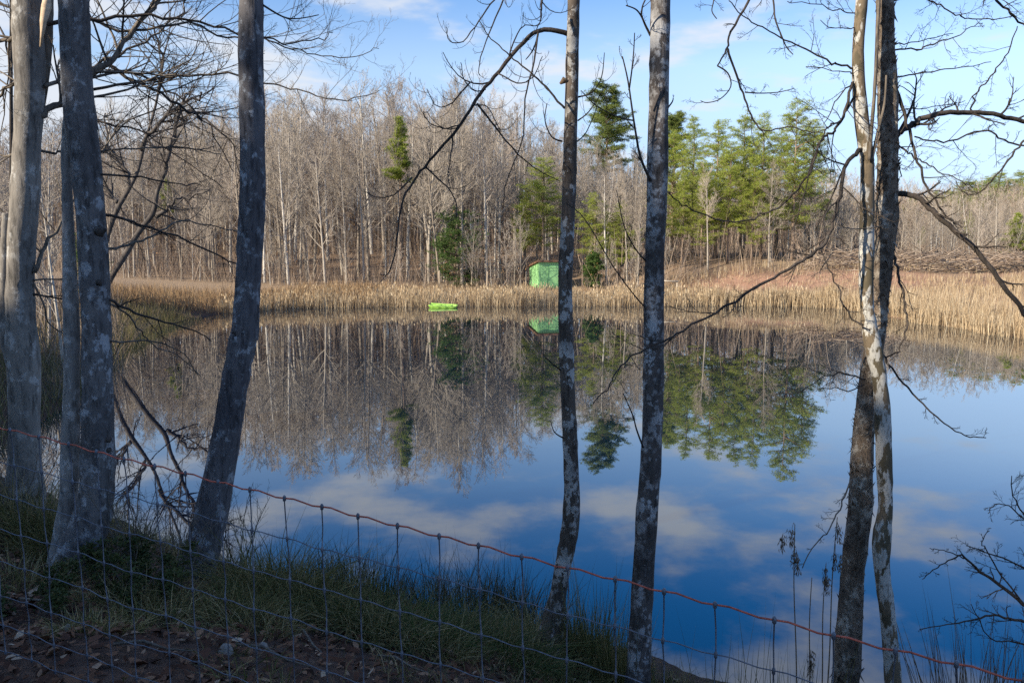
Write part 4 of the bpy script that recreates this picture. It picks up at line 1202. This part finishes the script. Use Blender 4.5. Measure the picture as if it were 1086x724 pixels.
# vine running up between the two
a = Acc(); P = catmull([PY(x, y, YF - .22) for x, y in ((932, 0), (930, 40), (928, 90), (924, 140), (922, 170), (930, 130), (936, 90))][:5], 4)
a.tube(P, [.012] * len(P), 6, jit=.1); a.build('side_shoot', M['branch_grey'], rG)
a = Acc(); P = catmull([PY(x, y, YF - .2) for x, y in ((924, 172), (931, 140), (938, 110), (940, 80))], 4)
a.tube(P, [.012 - .005 * i / len(P) for i in range(len(P))], 6); a.build('side_shoot', M['branch_grey'], rG)
YFR = YF + .1
for i, (tr, w0, w1, nt_, lt, dy) in enumerate([
    ([(946, 147), (953, 141), (965, 134), (977, 127), (1002, 120), (1030, 119), (1060, 123), (1086, 129), (1130, 138)], 7, 4.5, 8, .5, .3),
    ([(945, 207), (958, 205), (969, 208), (983, 217), (996, 230), (1019, 250), (1043, 274), (1063, 302), (1086, 332), (1110, 362)], 6.2, 4.6, 5, .4, -.3),
    ([(950, 95), (958, 120), (966, 144), (974, 172), (983, 199), (996, 219), (1011, 238)], 4, 1.6, 5, .35, -.2),
    ([(948, 82), (970, 79), (996, 75), (1025, 70), (1049, 66)], 1.8, .8, 5, .15, .3),
    ([(948, 54), (965, 52), (980, 51), (1000, 44), (1013, 39), (1030, 29), (1043, 24)], 2, .8, 6, .2, .3),
    ([(948, 48), (975, 44), (1010, 36)], 1.5, .7, 3, .15, .4),
    ([(946, 2), (976, -4), (990, 2), (1005, 12), (1020, 18), (1035, 20), (1060, 20), (1078, 16)], 2, 1, 7, .25, .3),
    ([(1040, -14), (1057, 0), (1072, 14), (1090, 30)], 3, 2, 4, .3, .3),
    ([(1079, 28), (1073, 45), (1063, 64), (1052, 80), (1041, 91), (1033, 102), (1030, 118)], 1.0, 2.0, 4, .25, .3),
    ([(948, 148), (958, 158), (969, 166), (982, 174), (996, 182), (1015, 190), (1032, 198)], 2.4, .8, 6, .3, -.2),
    ([(970, 145), (995, 150), (1016, 148), (1035, 140), (1052, 141), (1070, 150), (1090, 157)], 1.6, 2, 7, .3, .2),
    ([(1086, 149), (1073, 165), (1060, 182), (1048, 196), (1035, 206), (1020, 203), (1014, 192)], 2.4, 1, 4, .3, .2),
    ([(944, 262), (950, 280), (954, 299), (959, 318), (962, 340), (958, 358), (952, 371), (940, 380)], 3.4, 1.4, 5, .25, -.2),
    ([(936, 376), (944, 387), (958, 405), (979, 427), (994, 442), (1009, 454), (1028, 464), (1046, 463)], 2.6, 1.0, 5, .2, -.2),
    ([(950, 160), (954, 172), (955, 190)], 2, 1, 2, .2, 0),
    ([(1086, 282), (1070, 284), (1050, 287), (1030, 290)], 2, .8, 4, .2, .2),
    ([(948, 116), (962, 116), (990, 114), (1024, 108)], 1.4, .7, 5, .15, .4)]):
    limb(rF, tr, YFR, YFR + dy, w0, w1, DK, int(nt_ * 1.6), lt, .04, 120 + i, wig=.006)
YGL = YF - .15
for i, (tr, w0, w1, nt_, lt, dy, mt) in enumerate([
    ([(916, 157), (909, 161), (900, 171), (894, 184), (889, 215), (879, 250), (862, 268), (844, 280), (809, 300), (769, 325), (724, 350), (704, 362), (679, 372), (662, 385), (652, 397), (645, 412), (626, 428)], 5, 1, 14, .4, -.9, DK),
    ([(908, 88), (902, 92), (894, 125), (884, 138), (874, 145), (866, 162), (859, 180), (845, 202), (824, 220), (800, 231), (774, 236), (742, 226), (724, 216), (707, 204)], 3.4, 1, 10, .3, -.5, DK),
    ([(907, 98), (898, 116), (889, 130), (880, 133), (873, 143), (860, 175), (850, 215), (838, 250)], 2.6, .8, 8, .3, -.4, DK),
    ([(906, 86), (895, 98), (884, 112), (875, 131)], 2, .8, 3, .2, -.2, DK),
    ([(906, 73), (890, 69), (878, 65), (855, 52), (834, 43), (810, 30), (788, 17), (774, 0)], 2.4, 1, 6, .25, -.3, DK),
    ([(906, 77), (890, 76), (857, 70)], 1.4, .7, 3, .15, -.2, DK),
    ([(908, 30), (892, 30), (870, 21)], 1.4, .7, 3, .15, -.2, DK),
    ([(908, 14), (890, 11), (866, 5), (835, 2)], 1.4, .7, 5, .15, -.2, DK),
    ([(900, 172), (892, 200), (886, 235), (880, 270), (868, 290)], 2, .8, 5, .25, -.3, G),
    ([(870, 265), (880, 285), (890, 310), (902, 335), (916, 345)], 1.2, 2.0, 4, .2, -.1, DK),
    ([(940, 240), (925, 241), (905, 243), (890, 239)], 1.4, .8, 4, .15, -.2, G),
    ([(917, 402), (905, 398), (890, 396), (870, 402), (845, 418)], 2, .8, 5, .2, -.3, DK),
    ([(916, 408), (900, 414), (880, 412), (868, 412)], 1.6, .7, 3, .15, -.3, DK),
    ([(904, 508), (897, 522), (890, 540), (880, 560), (866, 575), (850, 602)], 2, 1.0, 5, .18, -.2, G)]):
    limb(rG, tr, YGL, YGL + dy, w0, w1, mt, int(nt_ * 1.6), lt, .03, 150 + i, wig=.006)
upper_crown(rF, PF, .08, DK, 6)
upper_crown(rG, PG_, .06, DK, 7, 5)

# --- crooked leaning tree on the left bank
YL = 43.0
p = PY(104, 312, YL)
rL = empty('crooked_tree', (p.x, YL, gz(p.x, YL)), 'dark crooked tree with forked leaning trunks on the left shore', 'tree')
tl = [(180, 172, 180), (203, 163, 171), (226, 157, 167), (247, 141, 152), (270, 127, 139), (293, 114, 124), (312, 105, 116)]
tl = [(y, a + (b - a) * .24, b - (b - a) * .24) for y, a, b in tl]
trunk_part(rL, tl, YL, M['branch_mid'], seed=20, sides=10, ext=0, flare=1.2)
tl2 = [(60, 172, 176), (110, 163, 168), (150, 151, 157), (180, 143, 150), (200, 133, 141), (221, 120, 130), (250, 110, 119), (300, 100, 110), (312, 98, 109)]
tl2 = [(y, a + (b - a) * .24, b - (b - a) * .24) for y, a, b in tl2]
trunk_part(rL, tl2, YL + .6, M['branch_mid'], 'second_trunk', 21, 10, True, 0, 1.2)
limb(rL, [(176, 180), (184, 155), (190, 120), (200, 95)], YL, YL + .5, 5, 2, M['branch_mid'], 22, 3.2, .05, 181, wig=.09)
limb(rL, [(165, 230), (175, 222), (183, 215), (200, 208), (225, 200)], YL, YL - .3, 5, 1.5, M['branch_mid'], 18, 3.0, .05, 182, wig=.09)
limb(rL, [(140, 195), (128, 172), (115, 150), (110, 120)], YL + .6, YL + 1, 4, 1.5, M['branch_mid'], 22, 3.0, .05, 183, wig=.09)
limb(rL, [(150, 160), (170, 130), (190, 112), (215, 100)], YL + .6, YL, 5, 2, M['branch_mid'], 22, 3.2, .05, 184, wig=.09)
limb(rL, [(125, 215), (112, 200), (102, 185)], YL + .6, YL + .8, 5, 2, M['branch_mid'], 12, 2.4, .05, 185, wig=.09)
limb(rL, [(168, 95), (172, 60), (165, 30)], YL + .6, YL + .8, 4, 1.5, M['branch_mid'], 20, 3.0, .05, 186, wig=.09)

# ------------------------------------------------------------------ wire fence
fa, fb, fc, zl = -.628, .0427, .0159, 3.34
tops_px = {0: (12, 456), 1: (42, 463), 2: (74, 471), 3: (102, 479), 4: (132, 487), 5: (165, 494), 6: (197, 502), 7: (232, 511), 8: (265, 519), 9: (302, 528), 10: (341, 537), 11: (380, 547), 12: (422, 557), 13: (465, 568), 14: (508, 578), 15: (554, 590),
           16: (602, 602), 17: (652, 614), 18: (704, 627), 19: (759, 641), 20: (821, 657), 21: (884, 673), 22: (949, 689), 23: (1014, 704)}
def fpt(px, py, n):
    zc = zl * (1 - fc * n)
    u, v = (px - 543) / FPX, (py - 362) / FPX
    return Vector((zc * u, zc * (cT - v * sT), EYE - zc * (v * cT + sT)))
FT = [fpt(*tops_px[k], k) for k in range(24)]
dl = (FT[0] - FT[3]) / 3; dr = (FT[23] - FT[20]) / 3
FT = [FT[0] + dl * k for k in (4, 3, 2, 1)] + FT + [FT[-1] + dr * k for k in (1, 2, 3, 4)]
fo = FT[14].copy(); fo.z = gz(fo.x, fo.y)
rFn = empty('wire_fence', fo, 'low woven wire fence with a rusty red top wire along the bank', 'fence')
rr = random.Random(9)
rows = [0, .152, .305, .457, .61, .762, .90, 1.02]
lean = [Vector((rr.uniform(-.006, .006), rr.uniform(-.006, .006), 0)) for _ in FT]
def node(i, r):
    p = FT[i] + lean[i] * (rows[r] / .5) + Vector((.012 * rows[r], 0, -rows[r]))
    return p
NODE = [[node(i, r) + Vector((rr.uniform(-.003, .003), rr.uniform(-.003, .003), rr.uniform(-.004, .004) if r else 0)) for r in range(8)] for i in range(len(FT))]
for r in range(8):
    pts = []
    for i in range(len(FT) - 1):
        p, q = NODE[i][r], NODE[i + 1][r]
        for s in range(4):
            t = s / 4
            pts.append(p.lerp(q, t) + Vector((0, 0, .0035 * math.sin(t * 2 * math.pi) * (1 if r else 1.3))))
    pts.append(NODE[-1][r])
    a = Acc(); a.tube(pts, [.0032 if r == 0 else .0021] * len(pts), 6)
    o = a.build('top_wire' if r == 0 else 'line_wire', M['rust'] if r == 0 else M['wire'], rFn)
    if r == 0: o['label'] = 'rusty red top wire'
for i in range(len(FT)):
    a = Acc()
    pts = []
    for r in range(8):
        p = NODE[i][r]
        pts.append(p + Vector((0, -.003, 0)))
        if r < 7:
            q = NODE[i][r + 1]
            pts.append(p.lerp(q, .5) + Vector((rr.uniform(-.004, .004), rr.uniform(-.004, .004), 0)))
    P, rd_ = [], []
    for k, p in enumerate(pts):
        if k % 2 == 0:
            kk = .0062 if k == 0 else .0052
            for dz, rk in ((.012, .0023), (.007, kk), (-.007, kk), (-.012, .0023)):
                P.append(p + Vector((0, 0, dz))); rd_.append(rk)
        else:
            P.append(p); rd_.append(.0023)
    a.tube(P, rd_, 7)
    a.build('stay_wire', M['wire'], rFn)

# ------------------------------------------------------------------ bank vegetation
def clump(name, label, cat, px, py, n, h, spread, w, mat, lean=.25, group=None, droop=(.0, .3), Y=None):
    c = ground_hit(px, py)
    root_loc = c
    an = NR.uniform(0, 2 * np.pi, n); rad = np.sqrt(NR.rand(n)) * spread
    x = c.x + np.cos(an) * rad; y = c.y + np.sin(an) * rad
    b = np.stack([x, y, np.maximum(GZ(x, y), -.15) - .02], 1)
    d = np.stack([np.cos(an) * rad / spread * lean + NR.normal(0, lean * .55, n), np.sin(an) * rad / spread * lean + NR.normal(0, lean * .55, n), np.ones(n)], 1)
    V_, q_, t_ = blade_geo(b, d, np.where(NR.rand(n) < .06, NR.uniform(1.1, 1.5, n), NR.uniform(.3, 1.05, n)) * h, NR.uniform(.6, 1.3, n) * w, NR.uniform(droop[0], droop[1], n))
    o = np_mesh(name, V_, q_, t_, mat, origin=(c.x, c.y, c.z))
    return tag(o, label, cat, group)
clump('grass_tussock', 'shaggy yellow green grass tussock beside the foot of the leaning trunk', 'grass', 290, 640, 900, .62, .34, .006, M['tuss'], .75, droop=(.1, .6))
clump('grass_tussock', 'smaller brown grass tussock right of the shaggy one by the leaning trunk', 'grass', 335, 655, 500, .45, .3, .006, M['tuss'], .8, droop=(.1, .6))
TL = 'straw and green grass tussock on the shaded bank behind the fence'
for k, (px, py, h, sp) in enumerate([(60, 588, .34, .3), (125, 640, .2, .25), (165, 652, .26, .25), (245, 652, .34, .26), (268, 668, .26, .25), (318, 640, .5, .3), (360, 660, .34, .3), (395, 676, .3, .3), (455, 690, .3, .3), (490, 672, .36, .3), (560, 700, .34, .26), (565, 676, .4, .25), (640, 706, .42, .25), (20, 622, .28, .3), (105, 668, .18, .22)]):
    clump('grass_tussock', TL, 'grass', px, py, int(420 + 300 * h), h, sp, .006, M['straw'] if k % 3 else M['tuss'], .8, 'tussocks on the shaded bank', droop=(.1, .7))
RL = 'clump of thin dark green rushes at the water edge behind the fence'
for px, py, h in ((350, 628, .5), (385, 628, .6), (420, 630, .55), (448, 632, .6), (478, 635, .72), (505, 640, .78), (535, 648, .8), (562, 655, .66)):
    clump('rush_clump', RL, 'rushes', px, py + 4, 330, h, .34, .006, M['rush'], .34, 'dark rushes along the water edge', (0, .45))
for px, py, h in ((612, 700, .75), (632, 716, .85), (655, 735, .8)):
    clump('rush_clump', 'yellowing clump of rushes between the spotted trunk and the lichen plated trunk', 'rushes', px, py, 300, h, .22, .006, M['tuss'], .2, 'yellowing rushes between the two spotted trunks', (0, .2))
clump('grass_mound', 'bright green grass mound below the dark rushes, left of the middle', 'grass', 425, 668, 1100, .44, .5, .006, M['mound'], .9, droop=(.2, .7))
clump('grass_mound', 'rounded green grass mound left of the foot of the spotted trunk', 'grass', 525, 694, 1100, .46, .5, .006, M['mound'], .9, droop=(.2, .7))
clump('grass_mound', 'small green grass mound at the bottom, beside the spotted trunk', 'grass', 600, 728, 700, .26, .35, .006, M['tuss'], .9, droop=(.2, .7))
for px, py, h in ((716, 758, .55), (760, 770, .8), (788, 775, .95), (815, 775, .9), (842, 782, .85), (868, 782, 1.0), (965, 800, .5)):
    clump('reed_clump', 'sparse thin brown reeds standing in the water near the bottom right', 'reeds', px, py, 34, h, .25, .006, M['tuss'], .14, 'sparse reeds in the shallows at bottom right', (0, .12))
clump('reed_clump', 'upright dry stems behind the thorny bush in the bottom right corner', 'reeds', 1062, 790, 300, 1.15, .6, .008, M['weed'], .22, None, (0, .12))
clump('grass_tuft', 'dry grass tuft beside the foot of the lichen plated trunk', 'grass', 706, 745, 420, .3, .45, .006, M['tuss'], .7, droop=(.1, .6))
clump('grass_tuft', 'tall dry grass tuft around the foot of the pale trunk at left', 'grass', 30, 556, 900, .55, .6, .006, M['grass'], .6, droop=(.1, .5))
clump('grass_tuft', 'dry grass tuft between the pale trunk and the double trunk', 'grass', 58, 575, 600, .45, .4, .006, M['tuss'], .6, droop=(.1, .5))

bank = NPAcc()
def near_pts(N, xa=-9, xb=4.5, ya=2.2, yb=13.5):
    x = NR.uniform(xa, xb, N); y = NR.uniform(ya, yb, N); g = GZ(x, y)
    k = (g > .06)
    return x[k], y[k], g[k]
x, y, g = near_pts(26000)
k = NR.rand(len(x)) < np.clip((y - 3.6 + .2 * x) / 3.0, .03, .9) * (.12 + .75 * (np.sin(x * 2.9 + 1) * np.sin(y * 2.7) > .1))
x, y, g = x[k], y[k], g[k]; n = len(x)
bank.add(*blade_geo(np.stack([x, y, g - .01], 1), np.stack([NR.normal(0, .5, n), NR.normal(0, .5, n), np.ones(n)], 1), NR.uniform(.05, .22, n), NR.uniform(.003, .007, n), NR.uniform(.1, .6, n)))
def rim(N, ha, hb, wmin, wmax, lean):
    x, y, g = near_pts(N, -9.5, 2.2, 4.5, 14.5)
    k = (g < np.where(x < -1.2, .95, .55)) & (NR.rand(len(x)) < (.45 + .55 * (np.sin(x * 3.3) * np.sin(y * 2.9 + 1) > -.1)))
    x, y, g = x[k], y[k], g[k]; n = len(x)
    bank.add(*blade_geo(np.stack([x, y, g - .01], 1), np.stack([NR.normal(0, lean, n), NR.normal(0, lean, n), np.ones(n)], 1), NR.uniform(ha, hb, n), NR.uniform(wmin, wmax, n), NR.uniform(.05, .6, n)))
rim(15000, .08, .28, .003, .007, .5)
def leftw(N):
    x = NR.uniform(-7.5, -1.9, N); y = NR.uniform(5.6, 9.5, N); g = GZ(x, y)
    k = NR.rand(N) < (.25 + .75 * (np.sin(x * 2.7 + .5) * np.sin(y * 3.1) > 0))
    x, y, g = x[k], y[k], g[k]; n = len(x)
    bank.add(*blade_geo(np.stack([x, y, g - .01], 1), np.stack([NR.normal(0, .45, n), NR.normal(0, .45, n), np.ones(n)], 1), np.where(y < 6.9, NR.uniform(.05, .2, n), NR.uniform(.12, .42, n)), NR.uniform(.003, .007, n), NR.uniform(.1, .7, n)))
leftw(7000)
def lowweed(N):
    x, y, g = near_pts(N, -6, 3, 2.6, 8)
    k = (np.sin(x * 4.1 + .7) * np.sin(y * 3.7 + .4) + .5 * np.sin(x * 9 + y * 7)) > .45
    x, y, g = x[k], y[k], g[k]; n = len(x)
    bank.add(*blade_geo(np.stack([x, y, g - .01], 1), np.stack([NR.normal(0, .7, n), NR.normal(0, .7, n), np.ones(n)], 1), NR.uniform(.05, .22, n), NR.uniform(.003, .008, n), NR.uniform(.2, .9, n)))
lowweed(20000)
tag(bank.build('bank_grass', M['grass']), 'thin dry and green grass growing over the shaded bank', 'grass', kind='stuff')
lit = NPAcc()
x, y, g = near_pts(42000, -7, 4.2, 2.0, 9.5)
k = NR.rand(len(x)) < np.clip(1.15 - .11 * y, .15, 1)
x, y, g = x[k], y[k], g[k]; n = len(x)
a = NR.uniform(0, 6.28, n)
d = np.stack([np.cos(a), np.sin(a), NR.normal(0, .35, n)], 1); d /= np.linalg.norm(d, axis=1, keepdims=True)
s = np.stack([-np.sin(a), np.cos(a), NR.normal(0, .3, n)], 1); s /= np.linalg.norm(s, axis=1, keepdims=True)
L = (.024 + NR.gamma(2.2, .015, n))[:, None]; L = np.minimum(L, .095); W = L * NR.uniform(.35, .6, n)[:, None]
b = np.stack([x, y, g + NR.uniform(.004, .03, n)], 1)
up_ = np.array([0, 0, 1.0]) * NR.uniform(-.12, .30, n)[:, None] * L
cu = np.array([0, 0, 1.0]) * NR.uniform(-.1, .3, n)[:, None] * L
Vv = np.stack([b - d * L / 2 + cu, b - d * L * .18 + s * W * .5 + up_, b + d * L * .2 + s * W * .42 + up_, b + d * L / 2 + cu, b + d * L * .2 - s * W * .42 + up_, b - d * L * .18 - s * W * .5 + up_], 1).reshape(-1, 3)
i = np.arange(n) * 6
lit.add(Vv, np.concatenate([np.stack([i, i + 1, i + 2, i + 3], 1), np.stack([i, i + 3, i + 4, i + 5], 1)]), None)
tag(lit.build('leaf_litter', M['litter']), 'brown fallen leaves scattered over the near bank', 'leaves', kind='stuff')
# fallen sticks
for i_, (x0, y0, x1, y1) in enumerate(((250, 690, 330, 712), (400, 700, 455, 718), (20, 640, 90, 660), (310, 668, 345, 700), (120, 690, 205, 700))):
    p, q = ground_hit(x0, y0), ground_hit(x1, y1)
    root = empty('fallen_stick', p, 'bare stick lying in the leaf litter behind the fence', 'stick', 'bare sticks in the leaf litter')
    a = Acc(); a.tube([p + Vector((0, 0, .03)), p.lerp(q, .35) + Vector((0, .02, .05)), p.lerp(q, .7) + Vector((0, -.02, .04)), q + Vector((0, 0, .03))], [.009, .008, .006, .003], 6)
    a.build('stem', M['branch_grey'], root)
for i_, (px, py, s) in enumerate(((238, 694, .038), (278, 690, .03), (72, 672, .025))):
    p = ground_hit(px, py)
    a = Acc(); P = [p + Vector((0, 0, -.02)), p + Vector((.01, 0, .0)), p + Vector((0, .01, .03)), p + Vector((0, 0, .045))]
    a.tube(P, [s * .8, s, s * .8, s * .3], 9, jit=.12)
    tag(a.build('stone', plain('pale_stone_%d' % i_, (.20, .18, .165), .9, 0, 20, .35), None, origin=tuple(p)), 'pale grey stone half sunk in the leaf litter', 'stone', 'pale stones in the leaf litter')

# leafy and bare shrubs on the bank
CFG_SH = dict(seg=[5, 4, 3], jit=[.15, .2, .25], up=[.06, .04, .03], tip=[.35, .4, .5], sides=[5, 4, 3], n=[6, 4], t0=[.2, .2], ang=[.6, .7], len=[.5, .5], rr=[.6, .6], minr=.0015, taperlen=True)
def shrub(name, label, px, py, h, ns, mat, seed, spread=.6, leafmat=None, nleaf=6, r=.006, ll=.03):
    rr = random.Random(seed)
    c = ground_hit(px, py)
    root = empty(name, c, label, 'shrub')
    a = Acc(); leaf = [] if leafmat else None
    for k in range(ns):
        an = rr.uniform(0, 6.28); q = c + Vector((math.cos(an), math.sin(an), 0)) * rr.uniform(0, .15)
        grow([a], q - Vector((0, 0, .03)), Vector((math.cos(an) * spread, math.sin(an) * spread, 1)), h * rr.uniform(.6, 1.15), r, 0, CFG_SH, rr, leaf)
    a.build('stems', mat, root, smooth=False)
    if leafmat:
        na = NPAcc(); na.add(*clumps(np.array([tuple(p) for p in leaf]), nleaf, ll, ll * .55, .2)); na.build('leaves', leafmat, root)
    return root
shrub('leafy_shrub', 'low olive leaved shrub between the double trunk and the leaning trunk', 150, 642, .36, 9, M['branch_grey'], 1, .7, M['shrubleaf'], 5)
shrub('leafy_shrub', 'dark leaved shrub at the right foot of the double trunk', 124, 622, .40, 8, M['branch_grey'], 2, .6, M['shrubleaf'], 5)
shrub('leafy_shrub', 'low dark shrub at the bottom left behind the wire', 36, 655, .3, 8, M['branch_grey'], 3, .8, M['shrubleaf'], 4)
shrub('bare_shrub', 'bare twiggy shrub left of the foot of the leaning trunk', 168, 622, .85, 12, M['branch_grey'], 4, .6)
shrub('bare_shrub', 'bare twiggy shrub in front of the water, right of the double trunk', 140, 590, .8, 12, M['branch_grey'], 5, .6)
shrub('bare_shrub', 'slender dark bare shrub leaning right beside the leaning trunk', 252, 612, .95, 7, DK, 6, .5)
shrub('bare_shrub', 'bare twiggy shrub behind the pale trunk at the left edge', 12, 545, .7, 12, M['branch_grey'], 7, .7)
shrub('bare_shrub', 'tangle of grey bare stems on the far side of the left cove', 60, 428, 1.6, 14, M['branch_grey'], 8, .8, r=.012)
shrub('bare_shrub', 'tangle of bare stems overhanging the water on the left shore', 130, 372, 2.2, 16, M['branch_grey'], 9, .9, r=.014)
# thorny bush in the bottom right corner
c = ground_hit(1105, 800)
rT = empty('thorn_bush', c, 'thorny bare bush with arching dark twigs at the right edge', 'shrub')
def tlimb(tr, w0, w1, nt_, lt, sd): limb(rT, tr, 5.9, 5.8, w0, w1, DK, nt_, lt, .02, sd, wig=.004, t0=.2)
tlimb([(1130, 720), (1110, 660), (1086, 640), (1060, 620), (1040, 606), (1020, 588)], 6, 2, 14, .22, 201)
tlimb([(1020, 588), (1005, 594), (990, 604), (978, 615)], 1.8, .8, 6, .1, 202)
tlimb([(1022, 592), (1010, 586), (997, 583), (986, 581)], 1.4, .7, 4, .08, 203)
tlimb([(1120, 690), (1095, 662), (1070, 656), (1050, 652), (1030, 658), (1005, 662), (975, 666)], 4, .8, 14, .18, 204)
tlimb([(1110, 660), (1095, 610), (1070, 595), (1045, 585), (1025, 578)], 3, .8, 12, .2, 205)
tlimb([(1130, 600), (1100, 560), (1085, 545), (1075, 525), (1072, 505)], 3, .8, 10, .2, 206)
tlimb([(1110, 570), (1086, 550), (1070, 536), (1055, 534), (1048, 545)], 2, .7, 8, .16, 207)
tlimb([(1086, 640), (1062, 610), (1048, 585), (1042, 575), (1048, 562)], 2, .7, 8, .14, 208)
tlimb([(1130, 720), (1100, 690), (1075, 680), (1050, 676), (1030, 640)], 3, .8, 10, .2, 209)
a = Acc(); a.tube([c - Vector((0, 0, .1)), c + Vector((.03, 0, .3)), PY(1130, 720, 5.9)], [.03, .025, .02], 8); a.build('stem', DK, rT)

# dead tall weeds with drooping seed heads
def weed(px, ytop, xb, label, heads):
    Yw = 5.7
    xbp = PY(xb, 724, Yw)
    gzv = max(gz(xbp.x, Yw), 0)
    root = empty('dead_weed', (xbp.x, Yw, gzv), label, 'weed')
    top = PY(px, ytop, Yw)
    b = Vector((xbp.x - .02, Yw, gzv - .05))
    P = catmull([b, b.lerp(top, .4) + Vector((.01, 0, 0)), b.lerp(top, .75) + Vector((-.008, 0, 0)), top], 4)
    a = Acc(); a.tube(P, [.006 - .0035 * i / len(P) for i in range(len(P))], 6); a.build('stem', M['weed'], root)
    rr = random.Random(px)
    for (hx, hy) in heads:
        h = PY(hx, hy, Yw - .02)
        a = Acc()
        i = min(range(len(P)), key=lambda k: (P[k] - h).length + (.3 if P[k].z > h.z + .12 else 0))
        a.tube([P[i], P[i].lerp(h, .5) + Vector((0, 0, .03)), h, h - Vector((0, 0, .13))], [.002, .0018, .0015, .001], 4)
        for k in range(60):
            q = h + Vector((rr.gauss(0, .012), rr.gauss(0, .012), -rr.random() * .13))
            d = Vector((rr.gauss(0, .4), rr.gauss(0, .4), -1)).normalized()
            s = d.orthogonal().normalized()
            a.poly([q - s * .006, q + d * .014 + s * .006, q + d * .034, q + d * .014 - s * .006])
        a.build('seed_head', M['weed'], root, smooth=False)
weed(843, 556, 850, 'dead weed with four drooping seed heads, left of the crossed trunks', [(830, 566), (840, 560), (843, 582), (846, 590)])
weed(888, 548, 878, 'dead weed with seed heads close beside the shaggy trunk', [(889, 556), (886, 585), (892, 588)])
weed(876, 598, 874, 'short dead weed with one upright seed head left of the shaggy trunk', [(876, 602), (877, 612)])
weed(861, 612, 862, 'thick dead cattail stalk between the dead weeds', [(861, 690), (860, 700)])

# ------------------------------------------------------------------ wood behind the photographer that shades the near bank
wl_ = NPAcc()
s2 = Vector((SUN.x, SUN.y, 0)).normalized(); p2 = Vector((-s2.y, s2.x, 0))
if p2.x < 0: p2 = -p2
tn = math.tan(SUN_EL)
rr = random.Random(21)
wt = Acc()
def crown(pp, tt, ztop, rad, n):
    c = s2 * tt + p2 * pp
    g = gz(c.x, c.y)
    zb = g + 1.0
    m_ = n
    u = NR.normal(0, 1, (m_, 3)); u /= np.linalg.norm(u, axis=1, keepdims=True); u *= NR.uniform(.35, 1, (m_, 1)) ** .5
    P = np.stack([c.x + u[:, 0] * rad, c.y + u[:, 1] * rad, (zb + ztop) / 2 + u[:, 2] * (ztop - zb) / 2], 1)
    wl_.add(*clumps(P, 3, .75, .5, .1))
    wt.tube([Vector((c.x, c.y, g - .2)), Vector((c.x, c.y, ztop * .7))], [.25, .1], 7)
SHADE = [(-30, 2.2), (-14, 2.6), (-10, 3.6), (-8.6, 4.0), (-6.9, 4.7), (-5.8, 8.0), (-4.7, 9.2), (-4.3, 3.4), (-3.1, 3.2), (-2.5, 7.0), (0, 8), (14, 8)]
def shade_h(pv):
    for (a0, b0), (a1, b1) in zip(SHADE, SHADE[1:]):
        if pv <= a1: return b0 + (b1 - b0) * (pv - a0) / (a1 - a0)
    return 8
pv = -30
while pv < 14:
    tt = 25 + rr.uniform(-2, 4)
    crown(pv, tt, shade_h(pv) + (tt) * tn + rr.uniform(-.8, .6), 1.15, 430)
    pv += .75
np_w = wl_.build('evergreen_wood', M['cedar_leaf'])
tag(np_w, 'dense evergreen wood behind the viewpoint shading the near bank', 'wood', kind='stuff')
o = wt.build('wood_trunks', M['pine_bark']); o.parent = np_w; o.location = (0, 0, 0)
